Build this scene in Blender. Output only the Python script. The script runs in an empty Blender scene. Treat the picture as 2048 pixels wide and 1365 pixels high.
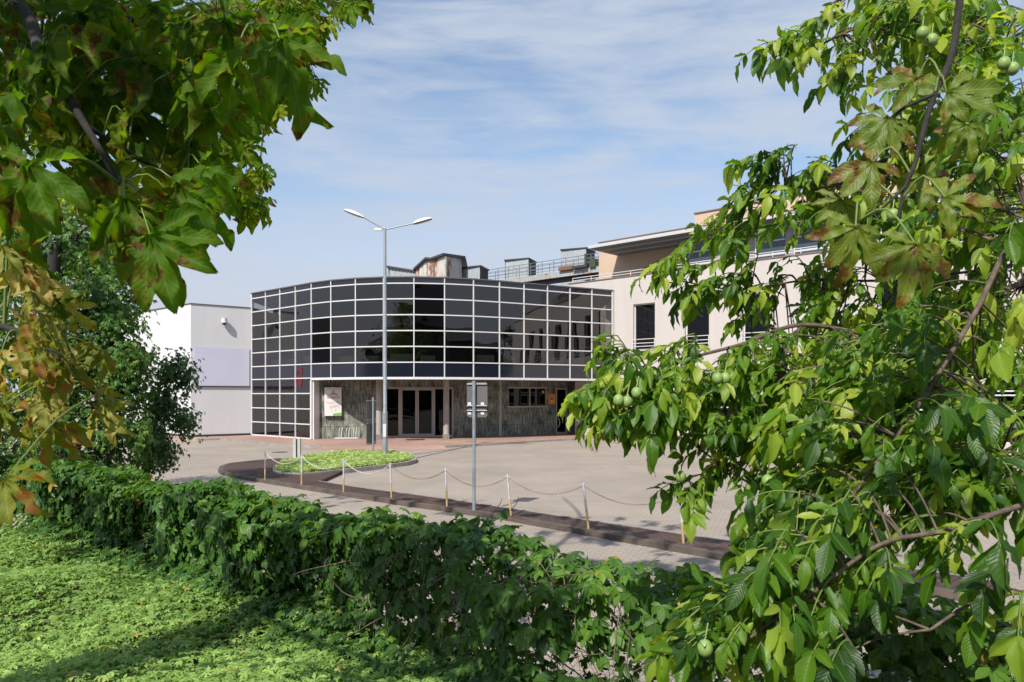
import bpy, math, random
import numpy as np
from mathutils import Vector, Matrix
from math import radians as R, sin, cos, pi

random.seed(7)
rng = np.random.default_rng(11)
S = bpy.context.scene
COL = S.collection

# ------------------------------------------------------------ camera, sky, sun, exposure
F = 1500.0                      # focal length in photo pixels (2048 wide)
EYE = 2.4
cam_d = bpy.data.cameras.new('camera'); cam = bpy.data.objects.new('camera', cam_d); COL.objects.link(cam)
cam.location = (0, 0, EYE); cam.rotation_euler = (R(90), 0, 0)
cam_d.sensor_width = 36; cam_d.lens = 36*F/2048
cam_d.shift_y = (790-682.5)/2048
cam_d.clip_start = .05; cam_d.clip_end = 3000
cam_d.dof.use_dof = True; cam_d.dof.focus_distance = 22; cam_d.dof.aperture_fstop = 11
S.camera = cam

SUN_H = Vector((-.42, -.907)).normalized(); SUN_EL = R(44)
SUN = Vector((SUN_H.x*cos(SUN_EL), SUN_H.y*cos(SUN_EL), sin(SUN_EL)))
ld = bpy.data.lights.new('sun', 'SUN'); ld.energy = 4.6; ld.angle = R(.53); ld.color = (1, .95, .87)
lo = bpy.data.objects.new('sun', ld); COL.objects.link(lo); lo.location = (0, -20, 60)
lo.rotation_euler = (-SUN).to_track_quat('-Z', 'Y').to_euler()

W = bpy.data.worlds.new('World'); S.world = W; W.use_nodes = True
nt = W.node_tree; N = nt.nodes; L = nt.links; N.clear()
out = N.new('ShaderNodeOutputWorld'); bg = N.new('ShaderNodeBackground'); sky = N.new('ShaderNodeTexSky')
sky.sky_type = 'NISHITA'; sky.sun_disc = False; sky.sun_elevation = SUN_EL
sky.sun_rotation = math.atan2(SUN_H.x, SUN_H.y); sky.altitude = 100; sky.air_density = 1.15; sky.dust_density = .6; sky.ozone_density = 2.2
bg.inputs[1].default_value = .128
tc = N.new('ShaderNodeTexCoord'); mp = N.new('ShaderNodeMapping'); mp.inputs['Scale'].default_value = (1.1, 2.0, 4.2); mp.inputs['Rotation'].default_value = (0.25, .35, .3)
n1 = N.new('ShaderNodeTexNoise'); n1.inputs['Scale'].default_value = 1.5; n1.inputs['Detail'].default_value = 7; n1.inputs['Roughness'].default_value = .52; n1.inputs['Distortion'].default_value = .5
mp2 = N.new('ShaderNodeMapping'); mp2.inputs['Scale'].default_value = (2.5, 4.0, 16.0); mp2.inputs['Rotation'].default_value = (0.15, .12, .2)
n2 = N.new('ShaderNodeTexNoise'); n2.inputs['Scale'].default_value = 2.5; n2.inputs['Detail'].default_value = 9; n2.inputs['Roughness'].default_value = .6; n2.inputs['Distortion'].default_value = .4
ad = N.new('ShaderNodeMath'); ad.operation = 'MULTIPLY_ADD'; ad.inputs[1].default_value = .35
rp = N.new('ShaderNodeValToRGB'); rp.color_ramp.elements[0].position = .55; rp.color_ramp.elements[1].position = .84
rp.color_ramp.interpolation = 'EASE'
sx = N.new('ShaderNodeSeparateXYZ')
hz = N.new('ShaderNodeMapRange'); hz.inputs[1].default_value = 0.0; hz.inputs[2].default_value = .30; hz.inputs[3].default_value = 1.35; hz.inputs[4].default_value = 0.0
ma = N.new('ShaderNodeMath'); ma.operation = 'MAXIMUM'; ma.use_clamp = True
mix = N.new('ShaderNodeMix'); mix.data_type = 'RGBA'; mix.inputs[7].default_value = (3.85, 3.85, 4.35, 1)
L.new(tc.outputs['Generated'], mp.inputs[0]); L.new(mp.outputs[0], n1.inputs[0])
L.new(tc.outputs['Generated'], mp2.inputs[0]); L.new(mp2.outputs[0], n2.inputs[0])
L.new(n2.outputs[0], ad.inputs[0]); L.new(n1.outputs[0], ad.inputs[2]); L.new(ad.outputs[0], rp.inputs[0])
L.new(tc.outputs['Generated'], sx.inputs[0]); L.new(sx.outputs[2], hz.inputs[0])
cm = N.new('ShaderNodeMath'); cm.operation = 'MULTIPLY'; cm.inputs[1].default_value = .92
L.new(rp.outputs[0], cm.inputs[0]); ma.inputs[1].default_value = 0; L.new(hz.outputs[0], ma.inputs[0])
L.new(sky.outputs[0], mix.inputs[6]); L.new(ma.outputs[0], mix.inputs[0])
mixc_ = N.new('ShaderNodeMix'); mixc_.data_type = 'RGBA'; mixc_.inputs[7].default_value = (3.6, 4.05, 4.8, 1)
L.new(mix.outputs[2], mixc_.inputs[6]); L.new(cm.outputs[0], mixc_.inputs[0]); L.new(mixc_.outputs[2], bg.inputs[0]); L.new(bg.outputs[0], out.inputs[0])

S.view_settings.view_transform = 'Standard'; S.view_settings.look = 'None'
S.view_settings.exposure = 0.33; S.view_settings.gamma = 1
S.cycles.max_bounces = 8; S.cycles.transparent_max_bounces = 12; S.cycles.sample_clamp_indirect = 6
S.cycles.use_denoising = True

# ------------------------------------------------------------ helpers
def at(x, y, Y): return Vector(((x-1024)/F*Y, Y, EYE+(790-y)/F*Y))
def gnd(x, y, z=0.0):
    Y = F*(EYE-z)/(y-790); return Vector(((x-1024)/F*Y, Y, z))

def tag(o, label=None, cat=None, group=None, kind=None):
    if label: o['label'] = label
    if cat: o['category'] = cat
    if group: o['group'] = group
    if kind: o['kind'] = kind
    return o
def empty(name, loc, label, cat, group=None, rz=0):
    o = bpy.data.objects.new(name, None); COL.objects.link(o); o.location = loc; o.rotation_euler = (0, 0, rz)
    o.empty_display_size = .3
    return tag(o, label, cat, group)

class MB:
    def __init__(s): s.v = []; s.f = []; s.m = []; s.sm = []
    def add(s, vs, fs, mi=0, smooth=False):
        b = len(s.v); s.v += [tuple(v) for v in vs]
        for f in fs: s.f.append(tuple(b+i for i in f)); s.m.append(mi); s.sm.append(smooth)
    def box(s, x0, x1, y0, y1, z0, z1, mi=0):
        s.hexa([(x0,y0),(x1,y0),(x1,y1),(x0,y1)], z0, z1, mi)
    def hexa(s, q, z0, z1, mi=0):
        vs = [(p[0],p[1],z0) for p in q]+[(p[0],p[1],z1) for p in q]
        s.add(vs, [(3,2,1,0),(4,5,6,7),(0,1,5,4),(1,2,6,5),(2,3,7,6),(3,0,4,7)], mi)
    def fbox(s, fr, s0, s1, q0, q1, z0, z1, mi=0):       # box in a wall frame
        s.hexa([fr.p2(s0,q1), fr.p2(s1,q1), fr.p2(s1,q0), fr.p2(s0,q0)], z0, z1, mi)
    def prism(s, pts, z0, z1, mi=0, side=None, bottom=True):
        n = len(pts)
        vs = [(p[0],p[1],z0) for p in pts]+[(p[0],p[1],z1) for p in pts]
        s.add(vs, [tuple(range(n, 2*n))], mi)
        if bottom: s.add(vs[:n], [tuple(reversed(range(n)))], mi)
        s.add(vs, [(i,(i+1)%n,n+(i+1)%n,n+i) for i in range(n)], mi if side is None else side)
    def tube(s, pts, r, n=6, mi=0, cap=True):
        pts = [Vector(p) for p in pts]; k = len(pts)
        rs = r if isinstance(r, (list, tuple)) else [r]*k
        vs = []; up = Vector((0,0,1))
        for i, p in enumerate(pts):
            t = (pts[min(i+1,k-1)]-pts[max(i-1,0)])
            t = t.normalized() if t.length > 1e-9 else up
            a = t.cross(Vector((0.13,.97,.2))) if abs(t.dot(Vector((0.13,.97,.2)))) < .95 else t.cross(Vector((1,0,0)))
            a.normalize(); b = t.cross(a)
            for j in range(n):
                an = 2*pi*j/n; vs.append(p+(a*cos(an)+b*sin(an))*rs[i])
        fs = [(i*n+j, i*n+(j+1)%n, (i+1)*n+(j+1)%n, (i+1)*n+j) for i in range(k-1) for j in range(n)]
        s.add(vs, fs, mi, True)
        if cap: s.add(vs[:n], [tuple(reversed(range(n)))], mi); s.add(vs[-n:], [tuple(range(n))], mi)
    def sphere(s, c, r, nu=10, nv=7, mi=0, sc=(1,1,1)):
        vs = []
        for i in range(nv+1):
            th = pi*i/nv
            for j in range(nu):
                ph = 2*pi*j/nu; vs.append((c[0]+r*sc[0]*sin(th)*cos(ph), c[1]+r*sc[1]*sin(th)*sin(ph), c[2]+r*sc[2]*cos(th)))
        s.add(vs, [(i*nu+j,(i+1)*nu+j,(i+1)*nu+(j+1)%nu,i*nu+(j+1)%nu) for i in range(nv) for j in range(nu)], mi, True)
    def build(s, name, mats, parent=None, bevel=0):
        me = bpy.data.meshes.new(name); off = Vector((0,0,0))
        vs = s.v
        me.from_pydata(vs, [], s.f)
        for m in (mats if isinstance(mats, (list, tuple)) else [mats]): me.materials.append(m)
        me.polygons.foreach_set('material_index', s.m); me.polygons.foreach_set('use_smooth', s.sm)
        me.update()
        o = bpy.data.objects.new(name, me); COL.objects.link(o)
        if parent is not None:
            o.parent = parent
            o.matrix_parent_inverse = wm(parent).inverted()
        if bevel:
            b = o.modifiers.new('bevel', 'BEVEL'); b.width = bevel; b.segments = 2; b.limit_method = 'ANGLE'
        return o
def wm(o):
    m = Matrix.LocRotScale(o.location, o.rotation_euler.to_quaternion(), o.scale)
    return (wm(o.parent) @ o.matrix_parent_inverse @ m) if o.parent else m

class Frame:                    # vertical wall frame: s along, q outward, world z
    def __init__(f, a, b):
        f.o = Vector(a[:2]); d = Vector(b[:2])-f.o; f.len = d.length; f.d = d.normalized(); f.n = Vector((f.d.y, -f.d.x))
        if f.n.dot(-f.o) < 0: f.n = -f.n
    def p2(f, s, q=0): return f.o+f.d*s+f.n*q
    def p(f, s, q, z): v = f.p2(s, q); return Vector((v.x, v.y, z))
    def hit(f, x, y=None, q=0):  # photo pixel -> (s, z) on the plane offset q
        k = (x-1024)/F; o = f.o+f.n*q
        s_ = (k*o.y-o.x)/(f.d.x-k*f.d.y); P = o+f.d*s_
        return s_ if y is None else (s_, EYE+(790-y)/F*P.y)

# ------------------------------------------------------------ materials
MATS = {}
def mat(name, col, rough=.7, metal=0, spec=.5, noise=0, nscale=3, bump=0, bscale=20, emit=None, dirt=None, streak=False):
    if name in MATS: return MATS[name]
    m = bpy.data.materials.new(name); m.use_nodes = True; n = m.node_tree.nodes; l = m.node_tree.links
    b = n['Principled BSDF']; b.inputs['Roughness'].default_value = rough; b.inputs['Metallic'].default_value = metal
    b.inputs['Specular IOR Level'].default_value = spec
    c = (*col, 1); b.inputs['Base Color'].default_value = c
    t = n.new('ShaderNodeTexCoord')
    if noise:
        x = n.new('ShaderNodeTexNoise'); x.inputs['Scale'].default_value = nscale; x.inputs['Detail'].default_value = 6; x.inputs['Roughness'].default_value = .65
        src = t.outputs['Object']
        if streak: mq = n.new('ShaderNodeMapping'); mq.inputs['Scale'].default_value = (2.2, 2.2, .22); l.new(src, mq.inputs[0]); src = mq.outputs[0]
        l.new(src, x.inputs[0])
        r = n.new('ShaderNodeValToRGB'); r.color_ramp.elements[0].position = .3; r.color_ramp.elements[1].position = .72
        d = dirt or tuple(v*(1-noise) for v in col)
        r.color_ramp.elements[0].color = (*d, 1); r.color_ramp.elements[1].color = tuple(min(1, v*(1+noise*.35)) for v in col)+(1,)
        l.new(x.outputs[0], r.inputs[0]); l.new(r.outputs[0], b.inputs['Base Color'])
    if bump:
        x = n.new('ShaderNodeTexNoise'); x.inputs['Scale'].default_value = bscale; x.inputs['Detail'].default_value = 5
        l.new(t.outputs['Object'], x.inputs[0])
        bp = n.new('ShaderNodeBump'); bp.inputs['Strength'].default_value = bump; bp.inputs['Distance'].default_value = .02
        l.new(x.outputs[0], bp.inputs['Height']); l.new(bp.outputs[0], b.inputs['Normal'])
    if emit: b.inputs['Emission Color'].default_value = (*emit, 1); b.inputs['Emission Strength'].default_value = 1
    MATS[name] = m; return m

def paver_mat(name, c1, c2, mortar, bw, bh, rot=0, stain=.25, ms=.012):
    m = bpy.data.materials.new(name); m.use_nodes = True; n = m.node_tree.nodes; l = m.node_tree.links; b = n['Principled BSDF']
    b.inputs['Roughness'].default_value = .85; b.inputs['Specular IOR Level'].default_value = .25
    t = n.new('ShaderNodeTexCoord'); mpp = n.new('ShaderNodeMapping'); mpp.inputs['Rotation'].default_value = (0, 0, rot)
    br = n.new('ShaderNodeTexBrick'); br.inputs['Scale'].default_value = 1; br.inputs['Brick Width'].default_value = bw; br.inputs['Row Height'].default_value = bh
    br.inputs['Mortar Size'].default_value = ms; br.inputs['Color1'].default_value = (*c1, 1); br.inputs['Color2'].default_value = (*c2, 1); br.inputs['Mortar'].default_value = (*mortar, 1)
    br.inputs['Mortar Smooth'].default_value = .3
    l.new(t.outputs['Object'], mpp.inputs[0]); l.new(mpp.outputs[0], br.inputs[0])
    x = n.new('ShaderNodeTexNoise'); x.inputs['Scale'].default_value = .35; x.inputs['Detail'].default_value = 8; x.inputs['Roughness'].default_value = .7
    l.new(t.outputs['Object'], x.inputs[0])
    r = n.new('ShaderNodeMapRange'); r.inputs[1].default_value = .36; r.inputs[2].default_value = .64; r.inputs[3].default_value = 1-stain; r.inputs[4].default_value = 1+stain*.3
    l.new(x.outputs[0], r.inputs[0])
    mu = n.new('ShaderNodeMix'); mu.data_type = 'RGBA'; mu.blend_type = 'MULTIPLY'; mu.inputs[0].default_value = 1
    l.new(br.outputs[0], mu.inputs[6]); l.new(r.outputs[0], mu.inputs[7]); l.new(mu.outputs[2], b.inputs['Base Color'])
    bp = n.new('ShaderNodeBump'); bp.inputs['Strength'].default_value = .5; bp.inputs['Distance'].default_value = .01; bp.invert = True
    l.new(br.outputs['Fac'], bp.inputs['Height']); l.new(bp.outputs[0], b.inputs['Normal'])
    return m

def leaf_mat(name, cols, under, trans=.35, rough=.42, spots=0, spotcol=(.16, .06, .015), edge=None, vein=.0, spec=.5, uvscale=1):
    m = bpy.data.materials.new(name); m.use_nodes = True; n = m.node_tree.nodes; l = m.node_tree.links; b = n['Principled BSDF']
    b.inputs['Roughness'].default_value = rough; b.inputs['Specular IOR Level'].default_value = spec
    a = n.new('ShaderNodeAttribute'); a.attribute_name = 'tint'
    r = n.new('ShaderNodeValToRGB'); cr = r.color_ramp
    while len(cr.elements) < len(cols): cr.elements.new(.5)
    for e, (p, c) in zip(cr.elements, cols): e.position = p; e.color = (*c, 1)
    l.new(a.outputs['Fac'], r.inputs[0]); cur = r.outputs[0]
    uv = n.new('ShaderNodeAttribute'); uv.attribute_name = 'leafuv'
    sp = n.new('ShaderNodeSeparateXYZ'); l.new(uv.outputs['Vector'], sp.inputs[0])
    def math(op, A, B=None, clamp=False):
        k = n.new('ShaderNodeMath'); k.operation = op; k.use_clamp = clamp
        for i, v in enumerate((A, B)):
            if v is None: continue
            if isinstance(v, (int, float)): k.inputs[i].default_value = v
            else: l.new(v, k.inputs[i])
        return k.outputs[0]
    def mixc(f, c1, c2):
        k = n.new('ShaderNodeMix'); k.data_type = 'RGBA'
        if isinstance(f, (int, float)): k.inputs[0].default_value = f
        else: l.new(f, k.inputs[0])
        for i, v in ((6, c1), (7, c2)):
            if isinstance(v, tuple): k.inputs[i].default_value = (*v, 1)
            else: l.new(v, k.inputs[i])
        return k.outputs[2]
    au = math('ABSOLUTE', sp.outputs[0])
    if vein:
        mid = math('LESS_THAN', au, .05)
        ph = math('SUBTRACT', math('MULTIPLY', sp.outputs[1], 60), math('MULTIPLY', au, 14))
        lat = math('GREATER_THAN', math('SINE', ph), .93)
        vv = math('MAXIMUM', mid, math('MULTIPLY', lat, .18))
        cur = mixc(math('MULTIPLY', vv, vein), cur, (.30, .42, .10))
        bp = n.new('ShaderNodeBump'); bp.inputs['Strength'].default_value = .14; bp.inputs['Distance'].default_value = .003
        l.new(math('SINE', ph), bp.inputs['Height']); l.new(bp.outputs[0], b.inputs['Normal'])
    if spots:
        t = n.new('ShaderNodeTexCoord'); x = n.new('ShaderNodeTexNoise'); x.inputs['Scale'].default_value = 34; x.inputs['Detail'].default_value = 4; x.inputs['Roughness'].default_value = .6
        l.new(t.outputs['Object'], x.inputs[0])
        x2 = n.new('ShaderNodeTexNoise'); x2.inputs['Scale'].default_value = 9; x2.inputs['Detail'].default_value = 2
        l.new(t.outputs['Object'], x2.inputs[0])
        base = math('ADD', x.outputs[0], math('MULTIPLY', math('SUBTRACT', x2.outputs[0], .5), .9))
        base = math('ADD', base, math('MULTIPLY', math('POWER', sp.outputs[1], 2.0), spots*.09))
        fac = math('MULTIPLY', math('SUBTRACT', base, .66-.07*spots), 12, True)
        ye = math('MULTIPLY', math('SUBTRACT', base, .60-.08*spots), 6, True)
        cur = mixc(math('MULTIPLY', ye, .55), cur, (.33, .24, .03))
        cur = mixc(math('MULTIPLY', fac, .92), cur, spotcol)
    g = n.new('ShaderNodeNewGeometry')
    top = cur
    if under: 
        cc = mixc(.6, top, under); top = mixc(g.outputs['Backfacing'], top, cc)
    l.new(top, b.inputs['Base Color'])
    tr = n.new('ShaderNodeBsdfTranslucent'); gm = n.new('ShaderNodeMix'); gm.data_type = 'RGBA'; gm.blend_type = 'MULTIPLY'; gm.inputs[0].default_value = 1
    gm.inputs[7].default_value = (1.9, 1.8, .55, 1); l.new(cur, gm.inputs[6]); l.new(gm.outputs[2], tr.inputs[0])
    ms = n.new('ShaderNodeMixShader'); ms.inputs[0].default_value = trans
    l.new(b.outputs[0], ms.inputs[1]); l.new(tr.outputs[0], ms.inputs[2]); l.new(ms.outputs[0], n['Material Output'].inputs[0])
    return m

def glass_mat(name, tint, refl=1.0, rough=0.0, ior=1.5):
    m = bpy.data.materials.new(name); m.use_nodes = True; n = m.node_tree.nodes; l = m.node_tree.links
    n.remove(n['Principled BSDF']); o = n['Material Output']
    t = n.new('ShaderNodeBsdfTransparent'); t.inputs[0].default_value = (*tint, 1)
    g = n.new('ShaderNodeBsdfGlossy'); g.inputs['Roughness'].default_value = rough; g.inputs[0].default_value = (refl, refl, refl, 1)
    f = n.new('ShaderNodeFresnel'); f.inputs[0].default_value = ior
    tc = n.new('ShaderNodeTexCoord'); x = n.new('ShaderNodeTexNoise'); x.inputs['Scale'].default_value = .7; x.inputs['Detail'].default_value = 1
    l.new(tc.outputs['Object'], x.inputs[0]); bp = n.new('ShaderNodeBump'); bp.inputs['Strength'].default_value = .12; bp.inputs['Distance'].default_value = .05
    l.new(x.outputs[0], bp.inputs['Height']); l.new(bp.outputs[0], g.inputs['Normal'])
    ms = n.new('ShaderNodeMixShader'); l.new(f.outputs[0], ms.inputs[0]); l.new(t.outputs[0], ms.inputs[1]); l.new(g.outputs[0], ms.inputs[2])
    l.new(ms.outputs[0], o.inputs[0]); return m

def bark_mat(name, c1, c2, scale=18):
    m = bpy.data.materials.new(name); m.use_nodes = True; n = m.node_tree.nodes; l = m.node_tree.links; b = n['Principled BSDF']; b.inputs['Roughness'].default_value = .9
    t = n.new('ShaderNodeTexCoord'); x = n.new('ShaderNodeTexNoise'); x.inputs['Scale'].default_value = scale; x.inputs['Detail'].default_value = 8; x.inputs['Roughness'].default_value = .75
    l.new(t.outputs['Object'], x.inputs[0]); r = n.new('ShaderNodeValToRGB'); r.color_ramp.elements[0].position = .35; r.color_ramp.elements[1].position = .7
    r.color_ramp.elements[0].color = (*c1, 1); r.color_ramp.elements[1].color = (*c2, 1); l.new(x.outputs[0], r.inputs[0]); l.new(r.outputs[0], b.inputs[0])
    bp = n.new('ShaderNodeBump'); bp.inputs['Strength'].default_value = .6; bp.inputs['Distance'].default_value = .01; l.new(x.outputs[0], bp.inputs['Height']); l.new(bp.outputs[0], b.inputs['Normal'])
    return m

def stone_mat():
    m = bpy.data.materials.new('streaked stone slabs'); m.use_nodes = True; n = m.node_tree.nodes; l = m.node_tree.links; b = n['Principled BSDF']; b.inputs['Roughness'].default_value = .75
    t = n.new('ShaderNodeTexCoord')
    def nz(sc, s, d=6):
        mpp = n.new('ShaderNodeMapping'); mpp.inputs['Scale'].default_value = s; l.new(t.outputs['Object'], mpp.inputs[0])
        x = n.new('ShaderNodeTexNoise'); x.inputs['Scale'].default_value = sc; x.inputs['Detail'].default_value = d; x.inputs['Roughness'].default_value = .7; l.new(mpp.outputs[0], x.inputs[0]); return x
    a = nz(1.3, (9, 9, 1.5)); c = nz(.9, (1, 1, 1.4), 5)
    ad = n.new('ShaderNodeMath'); ad.operation = 'MULTIPLY_ADD'; ad.inputs[1].default_value = .45; l.new(c.outputs[0], ad.inputs[0]); l.new(a.outputs[0], ad.inputs[2])
    r = n.new('ShaderNodeValToRGB'); cr = r.color_ramp; cr.elements.new(.5); cr.elements.new(.5)
    for e, (p, cc) in zip(cr.elements, ((.56, (.035, .042, .034)), (.66, (.11, .13, .105)), (.76, (.20, .215, .18)), (.9, (.38, .38, .33)))): e.position = p; e.color = (*cc, 1)
    l.new(ad.outputs[0], r.inputs[0])
    # slab joints: bricks in (s, z): rotate so x runs along the wall
    sx = n.new('ShaderNodeSeparateXYZ'); l.new(t.outputs['Object'], sx.inputs[0]); cb = n.new('ShaderNodeCombineXYZ')
    l.new(sx.outputs[0], cb.inputs[0]); l.new(sx.outputs[2], cb.inputs[1])
    br = n.new('ShaderNodeTexBrick'); br.inputs['Scale'].default_value = 1; br.inputs['Brick Width'].default_value = .62; br.inputs['Row Height'].default_value = .66; br.inputs['Mortar Size'].default_value = .012
    br.inputs['Color1'].default_value = (1, 1, 1, 1); br.inputs['Color2'].default_value = (.78, .8, .76, 1); br.inputs['Mortar'].default_value = (.42, .42, .4, 1)
    l.new(cb.outputs[0], br.inputs[0])
    mu = n.new('ShaderNodeMix'); mu.data_type = 'RGBA'; mu.blend_type = 'MULTIPLY'; mu.inputs[0].default_value = 1; l.new(r.outputs[0], mu.inputs[6]); l.new(br.outputs[0], mu.inputs[7]); l.new(mu.outputs[2], b.inputs[0])
    return m

def corrugated(name, col, rust, amount):
    m = bpy.data.materials.new(name); m.use_nodes = True; n = m.node_tree.nodes; l = m.node_tree.links; b = n['Principled BSDF']; b.inputs['Roughness'].default_value = .55; b.inputs['Metallic'].default_value = .0
    t = n.new('ShaderNodeTexCoord'); mpp = n.new('ShaderNodeMapping'); mpp.inputs['Scale'].default_value = (1, 1, .35); l.new(t.outputs['Object'], mpp.inputs[0])
    x = n.new('ShaderNodeTexNoise'); x.inputs['Scale'].default_value = 1.1; x.inputs['Detail'].default_value = 8; x.inputs['Roughness'].default_value = .7; l.new(mpp.outputs[0], x.inputs[0])
    r = n.new('ShaderNodeValToRGB'); r.color_ramp.elements[0].position = amount; r.color_ramp.elements[1].position = amount+.08; r.color_ramp.elements[0].color = (*col, 1); r.color_ramp.elements[1].color = (*rust, 1)
    l.new(x.outputs[0], r.inputs[0])
    x3 = n.new('ShaderNodeTexNoise'); x3.inputs['Scale'].default_value = 6; x3.inputs['Detail'].default_value = 5; l.new(mpp.outputs[0], x3.inputs[0])
    mr = n.new('ShaderNodeMapRange'); mr.inputs[3].default_value = .6; mr.inputs[4].default_value = 1.3; l.new(x3.outputs[0], mr.inputs[0])
    mu = n.new('ShaderNodeMix'); mu.data_type = 'RGBA'; mu.blend_type = 'MULTIPLY'; mu.inputs[0].default_value = 1; l.new(r.outputs[0], mu.inputs[6]); l.new(mr.outputs[0], mu.inputs[7]); l.new(mu.outputs[2], b.inputs[0])
    return m

white_metal = mat('white painted aluminium', (.62, .61, .61), .4, noise=.08, nscale=2)
grey_metal = mat('galvanised steel', (.30, .33, .36), .45, .3, noise=.25, nscale=6)
dark_metal = mat('dark grey metal', (.05, .05, .055), .5)
spandrel = mat('navy spandrel glass', (.010, .012, .022), .05, spec=.75)
glass = glass_mat('tinted curtain glass', (.38, .39, .39), 1.0, ior=1.8)
glass_dim = glass_mat('dark low reflection glass', (.10, .10, .10), .5, ior=1.35)  # open-looking panes: their darker, weaker reflection is built into the glass
glass_dark = glass_mat('dark door glass', (.16, .16, .16), .7)
stone = stone_mat()
cream = mat('cream render', (.50, .46, .435), .9, spec=.1, noise=.12, nscale=.8, bump=.15, bscale=30, dirt=(.475, .435, .405), streak=True)
white_wall = mat('white render', (.60, .60, .61), .9, spec=.1, noise=.06, nscale=.7, bump=.15, bscale=30, dirt=(.57, .57, .57), streak=True)
peach = mat('peach render', (.55, .41, .305), .9, spec=.1, noise=.1, nscale=.8)
inside = mat('dark interior', (.02, .02, .022), .8)
inside_mid = mat('interior wall', (.14, .14, .135), .8, noise=.3, nscale=.5)
pale_box = mat('pale interior cabinet', (.78, .82, .66), .7)
roofing = mat('grey roofing felt', (.16, .155, .15), .9, noise=.3, nscale=1)
black = mat('black rubber', (.02, .02, .02), .8)
concrete = mat('weathered concrete', (.38, .35, .32), .9, noise=.3, nscale=3, bump=.3, bscale=25)
kerb_m = mat('kerb concrete', (.31, .28, .25), .9, noise=.35, nscale=2.5, bump=.3, bscale=20)
yard_m = paver_mat('beige concrete pavers', (.385, .325, .265), (.355, .30, .248), (.28, .235, .195), .20, .10, R(20), .16)
red_m = paver_mat('red block paving', (.46, .285, .22), (.40, .25, .20), (.30, .21, .165), .2, .1, 0, .25)
brown_m = paver_mat('dark red block paving', (.125, .075, .060), (.095, .060, .050), (.05, .04, .034), .2, .1, R(-44), .35)

# ------------------------------------------------------------ ground
def sheet(name, pts, z, m, kind='structure'):
    b = MB(); b.add([(p[0], p[1], z) for p in pts], [tuple(range(len(pts)))]); return tag(b.build(name, m), kind=kind)
ZY = -.1
b = MB(); b.box(-900, 900, -700, 1500, -1.5, ZY); ground = tag(b.build('ground', yard_m), kind='structure')

def offset_poly(pts, d):      # shift an open polyline sideways (left of travel)
    out_ = []
    for i, p in enumerate(pts):
        a = Vector(pts[max(i-1, 0)][:2]); c = Vector(pts[min(i+1, len(pts)-1)][:2]); t = (c-a).normalized()
        out_.append(Vector((p[0]-t.y*d, p[1]+t.x*d)))
    return out_
def strip(mb, A, B, z0, z1, mi=0):
    n = len(A); vs = [(p[0], p[1], z) for P in (A, B) for z in (z0, z1) for p in P]
    fs = []
    for i in range(n-1):
        fs += [(n+i, n+i+1, 3*n+i+1, 3*n+i), (i+1, i, n+i, n+i+1)[::-1] if False else (i, i+1, n+i+1, n+i), (3*n+i, 3*n+i+1, 2*n+i+1, 2*n+i)]
    fs += [(0, n, 3*n, 2*n), (n-1, 2*n-1, 4*n-1, 3*n-1)]
    mb.add(vs, fs, mi)

# brown kerbed island strip
front = [gnd(x, y, ZY) for x, y in ((1990, 1215), (1509, 1134), (1250, 1086), (1000, 1040), (790, 1010), (655, 988), (546, 970), (470, 957))]
left_end = [gnd(x, y, ZY) for x, y in ((445, 951), (436, 945), (440, 938), (458, 932), (500, 927), (556, 922))]
back = [gnd(x, y, 0) for x, y in ((600, 914), (700, 908), (735, 920), (690, 940), (640, 962), (731, 976), (900, 998), (1200, 1043), (1506, 1088), (1990, 1160))]
outer = [Vector(p[:2]) for p in front+left_end]
inner = offset_poly([(p[0], p[1]) for p in outer], -.14)
b = MB(); strip(b, outer, inner, ZY-.1, 0.0); island_kerb = tag(b.build('kerb', mat('shaded aged kerb concrete', (.12, .092, .075), .9, noise=.4, nscale=2.5, bump=.3, bscale=20)), kind='structure')  # aged kerb: the shade lying on it is put into the dark colour
sheet_pts = [(p[0], p[1]) for p in inner]+[(p[0], p[1]) for p in back]
bm_ = MB(); bm_.prism(sheet_pts, ZY-.05, -.004, 0, bottom=False); tag(bm_.build('paved_strip', brown_m), kind='structure')
bl = [Vector(p[:2]) for p in back[4:]]
b = MB(); strip(b, bl, offset_poly([(p[0], p[1]) for p in bl], -.06), ZY, .002); tag(b.build('kerb', kerb_m), kind='structure')

# planted oval with its own kerb
ov = []
pts_ov = [(546, 950), (560, 954), (600, 956), (660, 951), (720, 944), (780, 937), (815, 932), (832, 927), (834, 922), (815, 916), (770, 911), (720, 910), (660, 914), (600, 922), (556, 934), (545, 943)]
ovw = [gnd(x, y, ZY) for x, y in pts_ov]
b = MB(); cl = [Vector(p[:2]) for p in ovw]+[Vector(ovw[0][:2])]
strip(b, cl, offset_poly([(p[0], p[1]) for p in cl], .15), ZY-.05, .035); tag(b.build('kerb', kerb_m), kind='structure')
ov_in = offset_poly([(p[0], p[1]) for p in cl], .14)[:-1]
soil = mat('soil', (.06, .04, .025), .95, noise=.4, nscale=8, bump=.5, bscale=30)
b = MB(); b.prism(ov_in, ZY-.04, .02, bottom=False); tag(b.build('planting_bed', soil), kind='structure')

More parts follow.
